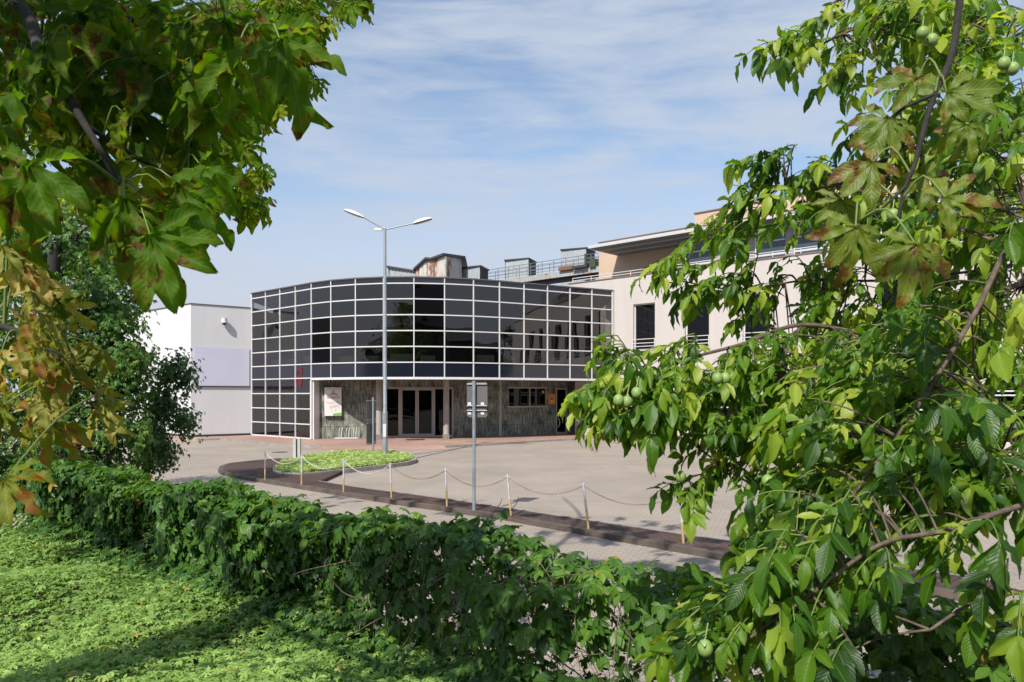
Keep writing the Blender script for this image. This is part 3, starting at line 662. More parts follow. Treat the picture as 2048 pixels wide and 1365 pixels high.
# rusty shed: low lean-to plus taller body
sh = empty('rusty_shed', (at(860, 540, 56).x, 56, 9.4), 'rust streaked whitewashed shed with an uneven dark roof on top of the hall', 'shed')
P = lambda x, y, Y: at(x, y, Y)
b = MB()
def cw(p, q): corr_wall(b, p[:2], q[:2], 9.4, p.z, q.z, .3, .06)
a1 = P(831, 543, 57); a2 = P(855, 521, 56.5); a3 = P(866, 522, 56.3); a4 = P(891, 513, 54.5); a5 = P(922, 519, 57)
for p, q in ((a1, a2), (a2, a3), (a3, a4), (a4, a5)): cw(p, q)
bk = P(900, 510, 62); b.build('cladding', rust, sh)
b = MB(); n_ = [a1, a2, a3, a4, a5]; up = [p+Vector((-.15 if i < 4 else .35, -.25, .06)) for i, p in enumerate(n_)]; bkp = [Vector((p.x+.2, 62, p.z+.3)) for p in n_]
b.add(up+bkp+[p+Vector((0, 0, .14)) for p in up]+[p+Vector((0, 0, .14)) for p in bkp], [(i, i+1, 6+i, 5+i) for i in range(4)]+[(10+i, 11+i, 16+i, 15+i) for i in range(4)]+[(i, i+1, 11+i, 10+i) for i in range(4)]+[(4, 9, 19, 14)]); b.build('roof', dark_metal, sh)
lt = empty('lean_to_shed', (at(800, 540, 57).x, 57, 9.4), 'low grey lean-to with a sloping top left of the rusty shed', 'shed')
b = MB(); l1 = P(776, 545, 60); l2 = P(779, 536.5, 58); l3 = P(832, 546, 57.2)
cw(l1, l2); cw(l2, l3); b.build('cladding', corrugated('grey weathered sheet', (.33, .36, .36), (.28, .12, .06), .6), lt)
b = MB(); q_ = [l2+Vector((-.2, -.2, .05)), l3+Vector((.0, -.2, .05)), l3+Vector((0, 4, .3)), l1+Vector((-.2, 3, .4))]; b.add(q_+[p+Vector((0, 0, .12)) for p in q_], [(0, 1, 2, 3), (4, 5, 6, 7), (0, 1, 5, 4), (3, 0, 4, 7)]); b.build('roof', dark_metal, lt)

# gantry walkway
G0 = Vector((at(940, 560, 68).x, 68)); G1 = Vector((at(1237, 520, 57.2).x, 57.2)); GF = Frame(G0, G1)
gan = empty('rooftop_gantry', (G1.x-3, G1.y+3, 9.4), 'rusty steel crane walkway with thin railings above the glass pavilion roof', 'gantry')
GL = GF.len
paint = corrugated('flaking grey paint', (.36, .37, .36), (.34, .12, .045), .56)
b = MB(); b.fbox(GF, 0, GL, -.9, -.75, 11.95, 12.4); b.fbox(GF, 0, GL, .0, .12, 11.95, 12.4); b.fbox(GF, 0, GL, -.75, 0, 12.2, 12.28); b.build('deck', paint, gan)
b = MB(); b.fbox(GF, 0, GL-2.2, -.6, -.3, 11.6, 11.94); b.build('beam', dark_metal, gan)
b = MB()
for z in (12.8, 13.1, 13.42):
    b.tube([GF.p(0, .1, z), GF.p(GL, .1, z)], .028, 5); b.tube([GF.p(0, -.88, z), GF.p(GL, -.88, z)], .02, 5); b.tube([GF.p(GL, -.88, z), GF.p(GL, .1, z)], .028, 5)
k = 0
while k*1.25 < GL:
    for q in (.1, -.88): b.tube([GF.p(GL-k*1.25, q, 12.3), GF.p(GL-k*1.25, q, 13.42)], .028 if k else .04, 5)
    k += 1
b.build('railing', mat('rail steel', (.13, .15, .17), .6), gan)
b = MB(); g0_ = GF.hit(1182); 
b.fbox(GF, g0_-1.5, g0_-.1, -.2, .5, 12.42, 12.62, 0); b.fbox(GF, g0_+.05, g0_+.6, -.35, .3, 12.35, 13.0, 1); b.fbox(GF, g0_-.5, g0_-.35, .1, .2, 12.6, 13.5, 1); b.fbox(GF, g0_-3.0, g0_-1.6, -.1, .35, 12.42, 12.7, 2); b.fbox(GF, g0_+1.2, g0_+1.6, -.1, .3, 12.4, 12.8, 2); b.fbox(GF, g0_+3.2, g0_+3.45, -.2, .0, 12.3, 13.3, 0)
b.build('machinery', [dark_metal, mat('olive paint', (.05, .065, .03), .6), mat('orange rust', (.20, .085, .04), .9)], gan)
for xa, xb, ya in ((1166, 1148, 572), (1164, 1168, 566), (1181, 1188, 561), (1206, 1206, 556), (1225, 1225, 552)):
    s_ = GF.hit(xa); t_ = GF.hit(xb); b = MB(); b.tube([GF.p(s_, -.4, 11.7), GF.p(t_, -.4, 9.3)], .11, 6); b.build('strut', corrugated('strut rust', (.3, .25, .22), (.2, .08, .03), .5) if 'st' not in globals() else st, gan)
    st = bpy.data.materials['strut rust']

# ------------------------------------------------------------ lamp post
base = gnd(770, 912, .0); LX, LY = base.x, base.y
lamp = empty('street_lamp', base, 'tall galvanised street lamp with two arms standing in the planted oval', 'street lamp')
b = MB(); b.tube([(LX, LY, 0), (LX, LY, 1.7)], .105, 12); b.tube([(LX, LY, 1.7), (LX, LY, 1.78), (LX, LY, 8.7), (LX, LY, 8.95)], [.105, .08, .055, .05], 12); b.build('pole', grey_metal, lamp)
b = MB(); b.box(LX-.06, LX+.06, LY-.115, LY-.09, .75, 1.25); b.build('access_door', white_metal, lamp)
for (xe, ye), (xh, yh) in (((725, 434), (688, 420)), ((828, 447), (864, 437))):
    e = at(xe, ye, LY); h = at(xh, yh, LY); top = Vector((LX, LY, 8.9))
    b = MB(); b.tube([top, e], .028, 8); ar = b.build('arm', grey_metal, lamp)
    d = (h-e); ln = d.length; d.normalize(); up = Vector((0, 0, 1)); sd = Vector((0, 1, 0)); nz_ = sd.cross(d) if sd.cross(d).z > 0 else d.cross(sd)
    prof = [(-.06, .06, .03), (.05, .1, .06), (.2, .15, .10), (.5, .165, .11), (.8, .14, .085), (.95, .08, .05), (1.0, .03, .02)]
    vs = []
    for u, hw, hh in prof:
        c = e+d*(ln*u)
        for (sy, sz) in ((-1, -.25), (-.9, .35), (-.5, .85), (0, 1), (.5, .85), (.9, .35), (1, -.25)): vs.append(c+sd*(sy*hw)+nz_*(sz*hh))
    fs = [(i*7+j, i*7+j+1, (i+1)*7+j+1, (i+1)*7+j) for i in range(len(prof)-1) for j in range(6)]+[tuple(range(7)), tuple(reversed(range(len(vs)-7, len(vs))))]
    b = MB(); b.add(vs, fs, 0, True); hd = b.build('lamp_head', mat('pale lamp shell', (.62, .62, .58), .5), ar)
    b = MB(); vs = []
    for u, hw, hh in prof: c = e+d*(ln*u)-nz_*(.25*hh); vs += [c-sd*hw*.97, c-nz_*.035-sd*hw*.5, c-nz_*.035+sd*hw*.5, c+sd*hw*.97]
    b.add(vs, [(i*4+j, (i+1)*4+j, (i+1)*4+j+1, i*4+j+1) for i in range(len(prof)-1) for j in range(3)], 0); b.build('lens', mat('lamp lens', (.26, .24, .22), .2), ar)
c = at(757, 459.5, LY); b = MB(); b.tube([(LX, LY, c.z+.06), (c.x+.1, LY, c.z+.04)], .02, 6); b.box(c.x-.16, c.x+.14, LY-.06, LY+.06, c.z-.045, c.z+.045); b.build('sensor', mat('pale lamp shell', (0, 0, 0)), lamp)

# sign post beside the lamp: panels seen nearly edge-on, from behind
def sign_post(base, h, yaw, panels, label, r=.035, split=0):
    t = empty('sign_post', base, label, 'sign', rz=0)
    b = MB(); b.tube([base, base+Vector((0, 0, h))], r, 12); b.build('pole', grey_metal, t)
    d = Vector((cos(yaw), sin(yaw), 0)); n_ = Vector((-d.y, d.x, 0))
    for (u0, u1, z0, z1) in panels:
        b = MB(); P = []
        c0 = base+n_*(r+.03)
        rr_ = .04
        out_ = [(u0+rr_, z0), (u1-rr_, z0), (u1, z0+rr_), (u1, z1-rr_), (u1-rr_, z1), (u0+rr_, z1), (u0, z1-rr_), (u0, z0+rr_)]
        vs = [c0+d*u+Vector((0, 0, z)) for u, z in out_]+[c0+d*u+n_*.012+Vector((0, 0, z)) for u, z in out_]
        b.add(vs, [tuple(range(8)), tuple(reversed(range(8, 16)))]+[(i, (i+1) % 8, 8+(i+1) % 8, 8+i) for i in range(8)]); pn = b.build('panel', mat('grey sign back', (.115, .108, .108), .5), t)
        b = MB()
        for zz in (z1-.04, z0+.04) if z1-z0 > .4 else (z1-.04,):
            b.tube([c0+d*u0*.97-n_*.02+Vector((0, 0, zz)), c0+d*u1*.97-n_*.02+Vector((0, 0, zz))], .016, 6)
        b.build('bracket', grey_metal, pn)
        b = MB(); 
        for us in (u1-.14,) if u1 > 0 else (u0+.02,): b.add([c0+d*us-n_*.004+Vector((0, 0, z0+.06)), c0+d*(us+.07)-n_*.004+Vector((0, 0, z0+.06)), c0+d*(us+.07)-n_*.004+Vector((0, 0, z0+.11)), c0+d*us-n_*.004+Vector((0, 0, z0+.11))], [(0, 1, 2, 3)])
        b.build('sticker', mat('white print', (0, 0, 0)), pn)
    return t
p2 = gnd(948, 1021, 0)
sign_post(p2, 2.69, R(-12), [(-.17, -.01, 2.13, 2.66), (.0, .27, 2.13, 2.66), (-.17, -.01, 1.93, 2.11), (.0, .27, 1.93, 2.11)], 'slim grey sign post on the dark paved strip with blank panel backs at its top')
p1 = gnd(746, 909, 0); Y1 = p1.y
sign_post(p1, 2.3, R(70), [(-.38, .36, 1.35, 2.2), (-.38, .36, .4, 1.3)], 'sign post with tall dark panels turned edge-on beside the street lamp', r=.04)
# post with twin pale rails left of the oval
c = gnd(594, 921, 0)
t = empty('marker_post', c, 'short pale twin sided post at the left end of the planted oval', 'post')
b = MB(); b.box(c.x-.13, c.x-.02, c.y-.08, c.y+.08, 0, .78); b.box(c.x+.04, c.x+.13, c.y-.08, c.y+.08, 0, .8); b.build('side_rail', mat('pale grey paint', (.48, .47, .45), .6, noise=.2, nscale=9), t)
b = MB(); b.box(c.x-.02, c.x+.04, c.y-.04, c.y+.07, 0, .76); b.build('core', dark_metal, t)

# ------------------------------------------------------------ bollards and chains
bol = [(530, 960, 530), (603, 971, 603), (687, 985, 687), (783, 996, 780), (894, 1013, 891), (1022, 1033, 1015), (1177, 1058, 1167), (1367, 1087, 1360)]
where = ['farthest white and yellow bollard, at the rounded left end of the paved strip', 'second bollard from the far end, in front of the planted oval', 'bollard in front of the middle of the planted oval', 'bollard in front of the right end of the oval, below the street lamp', 'leaning bollard left of the slim sign post', 'bollard just right of the slim sign post, between bare twigs', 'most tilted bollard in the open middle of the paved strip', 'nearest bollard, half hidden behind hanging walnut leaves']
bwhite = mat('chipped white paint', (.52, .50, .50), .55, noise=.35, nscale=12); byel = mat('faded yellow paint', (.50, .37, .16), .6, noise=.35, nscale=14)
bt = []
for (x, y, xt), lab in zip(bol, where):
    c = gnd(x, y, -.004); hgt = .80; Yb = c.y; tx = (xt-1024)/F*Yb; top = Vector((tx, Yb+.02, hgt)); mid = c.lerp(top, .42)
    t = empty('bollard', c, lab, 'bollard', 'white and yellow bollards along the paved strip')
    b = MB(); b.tube([mid, top], .022, 10); b.build('upper_post', bwhite, t)
    b = MB(); b.tube([c, mid], .022, 10); b.build('lower_post', byel, t)
    b = MB(); b.tube([top, top+Vector((0, 0, .015))], [.026, .014], 10); b.tube([top+Vector((-.05, 0, -.02)), top+Vector((.05, 0, -.02))], .009, 5); b.build('cap', bwhite, t)
    bt.append(top)
chm = mat('rusty chain steel', (.30, .21, .16), .7, .3, noise=.4, nscale=40); chw = mat('white chain links', (.60, .57, .56), .6)
cl_ = ['chain between the two farthest bollards', 'white chain hanging between the second and third bollards from the far end', 'white chain in front of the middle of the oval', 'chain crossing the right end of the oval, white turning to rust', 'rusty chain passing behind the slim sign post', 'rusty chain right of the slim sign post', 'rusty chain running from the tilted bollard into the walnut leaves']
proto = None
tor = MB(); 
ring = [Vector((.024*cos(a), 0, .012*sin(a)))+Vector((.010*(1 if cos(a) > 0 else -1), 0, 0)) for a in [2*pi*i/10 for i in range(11)]]
for i in range(7):
    a, c = bt[i]+Vector((0, 0, -.03)), bt[i+1]+Vector((0, 0, -.03)); Ln = (c-a).length; sag = .26 if i < 5 else .24
    pts = [a.lerp(c, t/40)-Vector((0, 0, sag*4*(t/40)*(1-t/40))) for t in range(41)]
    b = MB(); tot = sum((pts[k+1]-pts[k]).length for k in range(40)); nl = int(tot/.05)
    for k in range(nl):
        u = (k+.5)/nl*40; j = min(int(u), 39); p = pts[j].lerp(pts[j+1], u-j); tdir = (pts[min(j+1, 40)]-pts[j]).normalized()
        sd = Vector((0, 0, 1)).cross(tdir).normalized() if k % 2 else (tdir.cross(Vector((0, 0, 1)).cross(tdir))).normalized()
        b.tube([p+tdir*(.026*cos(an))+sd*(.013*sin(an)) for an in [2*pi*q/6 for q in range(7)]], (.0034 if i > 3 else .005), 4, cap=False)
    tag(b.build('chain', chw if i < 3 else chm), cl_[i], 'chain', 'chains slung between the bollards')

# ------------------------------------------------------------ parked cars behind the walnut
def car(loc, rz, paint, label):
    t = empty('parked_car', loc, label, 'car', 'cars parked in front of the office wing', rz)
    M_ = wm(t)
    def T(p): return M_ @ Vector(p)
    # x = length, y = width; lofted sections across the width
    prof = [(-2.1, .35), (-2.12, .7), (-1.98, .95), (-1.7, 1.0), (-1.25, 1.38), (-.6, 1.47), (.25, 1.45), (.95, 1.02), (1.85, .86), (2.1, .68), (2.12, .35)]
    b = MB(); secs = [(-.84, .93), (-.8, 1.0), (-.6, 1.0), (.6, 1.0), (.8, 1.0), (.84, .93)]; vs = []
    for y, k in secs:
        for x, z in prof:
            yy = y*(1-.2*max(0, (z-1.0)/.47)); vs.append(T((x*(.985 if abs(y) > .81 else 1), yy, .3+(z-.3)*k if z > .4 else z)))
    n_ = len(prof); b.add(vs, [(i*n_+j, (i+1)*n_+j, (i+1)*n_+j+1, i*n_+j+1) for i in range(5) for j in range(n_-1)], 0, True); b.add(vs[:n_], [tuple(range(n_))]); b.add(vs[-n_:], [tuple(reversed(range(n_)))]); b.add([T((-2.1, -.8, .3)), T((2.1, -.8, .3)), T((2.1, .8, .3)), T((-2.1, .8, .3))], [(0, 3, 2, 1)])
    body = b.build('body', paint, t)
    gm_ = mat('car glass', (.02, .025, .03), .05)
    for sgn in (-1, 1):
        b = MB(); y = .77*sgn; b.add([T((-1.15, .85*sgn, .99)), T((.75, .85*sgn, .99)), T((.2, .712*sgn, 1.39)), T((-.95, .712*sgn, 1.39))], [(0, 1, 2, 3) if sgn < 0 else (3, 2, 1, 0)]); b.build('side_window', gm_, t)
    b = MB(); b.add([T((.93, -.72, 1.06)), T((.93, .72, 1.06)), T((.30, .62, 1.455)), T((.30, -.62, 1.455))], [(0, 1, 2, 3)]); b.build('windscreen', gm_, t)
    b = MB(); b.add([T((-1.68, -.7, 1.04)), T((-1.68, .7, 1.04)), T((-1.28, .62, 1.40)), T((-1.28, -.62, 1.40))], [(3, 2, 1, 0)]); b.build('rear_window', gm_, t)
    for x in (-1.3, 1.32):
        for s_ in (-1, 1):
            b = MB(); b.tube([T((x, .66*s_, .32)), T((x, .87*s_, .32))], .32, 20); w = b.build('wheel', black, t); b = MB(); b.tube([T((x, .87*s_, .32)), T((x, .885*s_, .32))], .2, 14); b.build('rim', mat('alloy', (.5, .5, .5), .3, .8), w)
    for s_ in (-1, 1):
        b = MB(); b.tube([T((2.02, .62*s_, .68)), T((2.14, .62*s_, .66))], .11, 10); b.build('headlight', mat('lamp glass', (.7, .72, .75), .1), t)
        b = MB(); b.hexa([T((-2.14, .5*s_, 0))[:2], T((-2.14, .78*s_, 0))[:2], T((-2.0, .8*s_, 0))[:2], T((-2.0, .5*s_, 0))[:2]], .72, .9); b.build('tail_light', mat('red lamp', (.5, .03, .02), .2), t)
ang = math.atan2(-.6784, .7347)
for (x, Y, col, lab) in ((1640, 33.5, mat('white car paint', (.6, .62, .65), .2), 'white car parked by the office wing, glimpsed through the walnut leaves'), (1845, 30, mat('blue car paint', (.12, .22, .42), .2), 'blue car parked nearest the right edge, glimpsed through the walnut leaves')):
    c = at(x, 800, Y); car(Vector((c.x, c.y, ZY)), ang+R(90), col, lab)

# ------------------------------------------------------------ foliage tools
def nrm(a): return a/np.maximum(np.linalg.norm(a, axis=-1, keepdims=True), 1e-9)
def leaflet(kind, nv=6, nu=2, droop=.18, fold=.22, wave=.0, twist=0, bend=0):
    """unit length leaflet along +y, normal +z; verts, quads, uv"""
    vs = []; uv = []
    for i in range(nv+1):
        v = i/nv
        if kind == 'walnut': w = .215*(sin(pi*min(1, v**.92))**.75)
        elif kind == 'chestnut': w = .158*(sin(pi*v**1.6)**.7)*(1+.06*(i % 2))+.010*(1-v)
        elif kind == 'creeper': w = .235*(sin(pi*v**1.15)**.85)
        else: w = .2*sin(pi*v)
        w = max(w, .012)
        for j in range(nu*2+1):
            u = (j-nu)/nu; x = u*w
            zz = fold*abs(x)+wave*sin(v*17+(1 if u > 0 else 0))*abs(u)*.05; a_ = twist*v
            vs.append((x*cos(a_)-zz*sin(a_)+bend*v*v, v, x*sin(a_)+zz*cos(a_)-droop*v*v)); uv.append((u, v, 0))
    k = nu*2+1; q = [(i*k+j, i*k+j+1, (i+1)*k+j+1, (i+1)*k+j) for i in range(nv) for j in range(nu*2)]
    return np.array(vs), np.array(q), np.array(uv)
def mesh_np(name, V, Q, mat_, parent=None, tint=None, uv=None, smooth=True):
    me = bpy.data.meshes.new(name); nV, nQ = len(V), len(Q)
    me.vertices.add(nV); me.vertices.foreach_set('co', V.astype(np.float32).ravel())
    me.loops.add(nQ*4); me.loops.foreach_set('vertex_index', Q.astype(np.int32).ravel())
    me.polygons.add(nQ); me.polygons.foreach_set('loop_start', np.arange(0, nQ*4, 4, dtype=np.int32)); me.polygons.foreach_set('loop_total', np.full(nQ, 4, dtype=np.int32))
    me.polygons.foreach_set('use_smooth', np.full(nQ, smooth))
    me.update(calc_edges=True)
    if tint is not None: a = me.attributes.new('tint', 'FLOAT', 'POINT'); a.data.foreach_set('value', tint.astype(np.float32))
    if uv is not None: a = me.attributes.new('leafuv', 'FLOAT_VECTOR', 'POINT'); a.data.foreach_set('vector', uv.astype(np.float32).ravel())
    me.materials.append(mat_); o = bpy.data.objects.new(name, me); COL.objects.link(o)
    if parent is not None: o.parent = parent; o.matrix_parent_inverse = wm(parent).inverted()
    return o
class Leaves:
    def __init__(s): s.P = []; s.D = []; s.N = []; s.L = []; s.T = []; s.Wd = []
    def add(s, P, D, N_, Ln, T, Wd=None):
        s.P.append(np.atleast_2d(P)); s.D.append(np.atleast_2d(D)); s.N.append(np.atleast_2d(N_)); s.L.append(np.atleast_1d(Ln)); s.T.append(np.atleast_1d(T)); s.Wd.append(np.atleast_1d(Wd if Wd is not None else np.ones(len(np.atleast_1d(Ln)))))
    def build(s, name, protos, mat_, parent):
        P, D, N_, Ln, T, Wd = (np.concatenate(a) for a in (s.P, s.D, s.N, s.L, s.T, s.Wd))
        D = nrm(D); X = nrm(np.cross(D, N_)); Z = np.cross(X, D)
        which = rng.integers(0, len(protos), len(P)); VV = []; QQ = []; UU = []; TT = []; off = 0
        for k, (v, q, u) in enumerate(protos):
            m_ = which == k; n_ = int(m_.sum())
            if not n_: continue
            loc = v[None, :, :]*Ln[m_][:, None, None]; ww = Wd[m_][:, None, None]
            w = P[m_][:, None, :]+loc[:, :, 0:1]*ww*X[m_][:, None, :]+loc[:, :, 1:2]*D[m_][:, None, :]+loc[:, :, 2:3]*Z[m_][:, None, :]
            VV.append(w.reshape(-1, 3)); QQ.append((q[None]+(np.arange(n_)*len(v))[:, None, None]+off).reshape(-1, 4)); UU.append(np.tile(u, (n_, 1))); TT.append(np.repeat(T[m_], len(v))); off += n_*len(v)
        return mesh_np(name, np.concatenate(VV), np.concatenate(QQ), mat_, parent, np.concatenate(TT), np.concatenate(UU))
class Twigs:                      # many thin 3-sided tubes, numpy
    def __init__(s): s.V = []; s.Q = []; s.n = 0
    def add(s, pts, r0, r1, sides=4):
        pts = np.asarray(pts, float); k = len(pts); t = np.gradient(pts, axis=0); t = nrm(t); a = np.cross(t, (.31, .2, .93)); a = nrm(a); b_ = np.cross(t, a); rr_ = np.linspace(r0, r1, k)[:, None]
        for j in range(sides): an = 2*pi*j/sides; s.V.append(pts+(a*cos(an)+b_*sin(an))*rr_)
        base_ = s.n
        for j in range(sides):
            j2 = (j+1) % sides
            for i in range(k-1): s.Q.append((base_+j*k+i, base_+j2*k+i, base_+j2*k+i+1, base_+j*k+i+1))
        s.n += sides*k
    def build(s, name, m_, parent): return mesh_np(name, np.concatenate(s.V), np.array(s.Q), m_, parent)
def smooth_path(pts, sub=5):
    pts = [np.array(p, float) for p in pts]; out_ = []
    for i in range(len(pts)-1):
        p0 = pts[max(i-1, 0)]; p1 = pts[i]; p2_ = pts[i+1]; p3 = pts[min(i+2, len(pts)-1)]
        for k in range(sub):
            t = k/sub; out_.append(.5*((2*p1)+(-p0+p2_)*t+(2*p0-5*p1+4*p2_-p3)*t*t+(-p0+3*p1-3*p2_+p3)*t**3))
    out_.append(pts[-1]); return np.array(out_)
def rand_dir(n): return nrm(rng.normal(size=(n, 3)))
DOWN = np.array((0, 0, -1.0)); SUNV = np.array(SUN)

def palmate(Lv, hub, axis, normal, size, tint, nleaf=7, spread=105, droop=.35):
    """vectorised palmate leaves: hub (n,3) axis direction of the middle leaflet"""
    n = len(hub); axis = nrm(axis); X = nrm(np.cross(axis, normal)); Z = np.cross(X, axis)
    for k in range(nleaf):
        f = (k-(nleaf-1)/2)/((nleaf-1)/2); an = np.radians(f*spread+rng.normal(0, 5, n))[:, None]
        d = axis*np.cos(an)+X*np.sin(an)+DOWN*droop*rng.uniform(.3, 1.3, n)[:, None]
        ln = size*(1-.42*abs(f))*rng.uniform(.88, 1.1, n); nn = Z+rand_dir(n)*.25
        Lv.add(hub, d, nn, ln, np.clip(tint+rng.normal(0, .04, n), 0, 1), rng.uniform(.85, 1.15, n))

# ------------------------------------------------------------ leaf materials
walnut_leaf = leaf_mat('walnut leaf', [(0, (.018, .060, .006)), (.35, (.055, .15, .008)), (.7, (.14, .27, .012)), (1, (.38, .46, .06))], (.15, .22, .06), .5, .42, vein=.35)
chest_leaf = leaf_mat('chestnut leaf', [(0, (.03, .08, .004)), (.5, (.075, .17, .006)), (1, (.24, .31, .02))], (.10, .16, .01), .55, .6, spots=.5, spotcol=(.09, .04, .012), vein=.25, spec=.2)
chest_dry = leaf_mat('dry chestnut leaf', [(0, (.06, .11, .008)), (.5, (.15, .19, .015)), (1, (.48, .42, .15))], (.22, .24, .06), .42, .6, spots=.5, spotcol=(.26, .11, .03), vein=.35, spec=.25)
creep_leaf = leaf_mat('creeper leaf', [(0, (.026, .07, .012)), (.5, (.068, .165, .022)), (.9, (.16, .29, .04)), (1, (.34, .25, .04))], (.09, .16, .04), .35, .36, vein=.3, spec=.4)
cover_leaf = leaf_mat('ground cover leaf', [(0, (.13, .23, .05)), (.5, (.27, .42, .10)), (.93, (.44, .55, .17)), (1, (.40, .30, .08))], (.18, .27, .10), .3, .55, vein=.2, spec=.3)
tree_leaf = leaf_mat('tree leaf', [(0, (.03, .075, .018)), (.5, (.065, .15, .028)), (1, (.20, .29, .06))], (.06, .1, .05), .3, .45)
grass_leaf = leaf_mat('bed leaf', [(0, (.17, .28, .07)), (.5, (.38, .49, .16)), (1, (.60, .66, .32))], (.25, .34, .12), .3, .6)
bark = bark_mat('brown bark', (.045, .03, .022), (.20, .145, .11)); dark_bark = bark_mat('dark bark', (.012, .012, .010), (.05, .045, .035)); stem_m = mat('green stem', (.14, .20, .04), .6); vine_m = bark_mat('vine', (.08, .05, .035), (.26, .2, .15), 40)

P_wal = [leaflet('walnut', 7, 2, d, f, w, t_, b_) for d, f, w, t_, b_ in ((.12, .25, .4, .3, .05), (.28, .45, .8, -.5, -.08), (.45, .15, .9, .8, .1), (-.08, .6, 1., 0, -.12), (.3, 1.0, .6, -.9, .0), (.6, .3, 1.2, .4, .12), (.05, .1, .3, -1.2, .06))]
P_che = [leaflet('chestnut', 12, 2, d, f, w, t_, b_) for d, f, w, t_, b_ in ((.15, .35, 1.2, .3, .05), (.35, .5, 1.8, -.5, -.08), (.5, .2, 2.2, .7, .1), (.05, .8, 1.4, 0, -.1), (.7, .6, 2.4, -.9, .05), (.3, 1.1, 1.6, .9, 0))]
P_cre = [leaflet('creeper', 4, 1, d, f) for d, f in ((.15, .3), (.3, .45), (.02, .2))]
P_tiny = [leaflet('creeper', 2, 1, d, f) for d, f in ((.1, .3), (.3, .3))]

# ------------------------------------------------------------ near bank on our side of the fence
HA = np.array((-5.12, 8.79)); He = np.array((.76, -.65)); He /= np.linalg.norm(He); Hn = np.array((He[1], -He[0])); Hn = Hn if Hn[1] < 0 else -Hn
def hp(s, q, z): return np.stack([HA[0]+He[0]*s+Hn[0]*q, HA[1]+He[1]*s+Hn[1]*q, z+0*s], -1)
ZB = .75
b = MB(); 
gx = np.linspace(-14, 22, 60); gq = [-.75, -.35, -.1, .2, .6, 1.2, 2, 3, 4.5, 7, 14, 30]
def bank_z(s, q):
    base_ = np.interp(q, [-.75, -.3, .1, 30], [-.35, .45, ZB, ZB+.2])
    return base_+.05*np.sin(s*1.7+q*2.1)*(q > 0)+.03*np.sin(s*3.9-q*3)*(q > 0)
vs = []
for s_ in gx:
    for q in gq: p = hp(np.array(s_), q, 0); vs.append((p[0], p[1], float(bank_z(s_, np.array(q)))))
k = len(gq); b.add(vs, [(i*k+j, i*k+j+1, (i+1)*k+j+1, (i+1)*k+j) for i in range(len(gx)-1) for j in range(k-1)], 0, True)
tag(b.build('bank', mat('leaf litter soil', (.075, .05, .028), .95, noise=.5, nscale=7, bump=.6, bscale=25)), kind='structure')

# ground cover of small palmate leaves
def visible(P, m_=120):
    y = np.maximum(P[:, 1], .05); px = 1024+F*P[:, 0]/y; py = 790-F*(P[:, 2]-EYE)/y
    return (P[:, 1] > .3) & (px > -m_) & (px < 2048+m_) & (py > -m_) & (py < 1365+m_), px, py
n = 110000; s_ = rng.uniform(-3, 9.5, n); q = rng.uniform(.05, 6.5, n); P = hp(s_, q, 0); P[:, 2] = bank_z(s_, q)
v_, px, py = visible(P, 160); P = P[v_]; s_ = s_[v_]; q = q[v_]
lump = .5+.5*np.sin(P[:, 0]*2.3+1)*np.sin(P[:, 1]*2.9); lump2 = .5+.5*np.sin(P[:, 0]*.9+2)*np.cos(P[:, 1]*1.1)
keep = rng.random(len(P)) < np.clip(.35+.8*np.clip(q/1.0, 0, 1)-.1*lump2, .25, 1); P = P[keep]; lump = lump[keep]; lump2 = lump2[keep]; q = q[keep]
keep = rng.random(len(P)) < np.clip(7.0/np.maximum(P[:, 1], 1), .35, 1); P = P[keep]; lump = lump[keep]; lump2 = lump2[keep]; q = q[keep]
P[:, 2] += rng.uniform(.04, .13, len(P))+.05*lump
print('cover', len(P))
Lv = Leaves(); n = len(P); ax = nrm(rand_dir(n)*(1, 1, .25)); nn = nrm(np.array((0, -.15, 1.))+rand_dir(n)*.38)
tint = np.clip(.28+.3*lump2+rng.normal(0, .17, n)-.12*(q < 1), 0, .92); tint[rng.random(n) < .012] = 1.0
palmate(Lv, P, ax, nn, rng.uniform(.030, .058, n), tint, 5, 140, .08)
tag(Lv.build('ground_cover', P_tiny, cover_leaf, None), 'carpet of small pale green five fingered leaves on the bank before the hedge', 'ground cover', kind='stuff')

# fence
fence = empty('chain_link_fence', tuple(hp(np.array(3.), 0, ZB)), 'green chain link fence under the creeper hedge, showing at bottom centre', 'fence')
fg = mat('green fence paint', (.015, .06, .045), .5)
post_s = float((lambda kx: ((kx*HA[1]-HA[0])/(He[0]-kx*He[1])))((936-1024)/F))
for kk in range(-4, 4):
    sp_ = post_s+2.4*kk
    p = hp(np.array(sp_), 0.03, 0.); b = MB(); b.tube([(p[0], p[1], .3), (p[0], p[1], 1.42)], .024, 8); b.build('post', fg, fence)
Tw = Twigs(); z0_, z1_ = .55, 1.4; hgt = z1_-z0_
for d in (-1, 1):
    s0_ = -2.0-hgt
    while s0_ < 10.5:
        a = hp(np.array(s0_ if d > 0 else s0_+hgt), .0+.004*d, z0_); c = hp(np.array(s0_+hgt if d > 0 else s0_), .0+.004*d, z1_); Tw.add([a, c], .0014, .0014, 3); s0_ += .075
for z in (z0_+.05, 1.0, z1_): Tw.add([hp(np.array(-3.), 0, z), hp(np.array(10.5), 0, z)], .002, .002, 4)
Tw.build('wire_mesh', mat('old fence wire', (.10, .11, .09), .6, .3), fence)

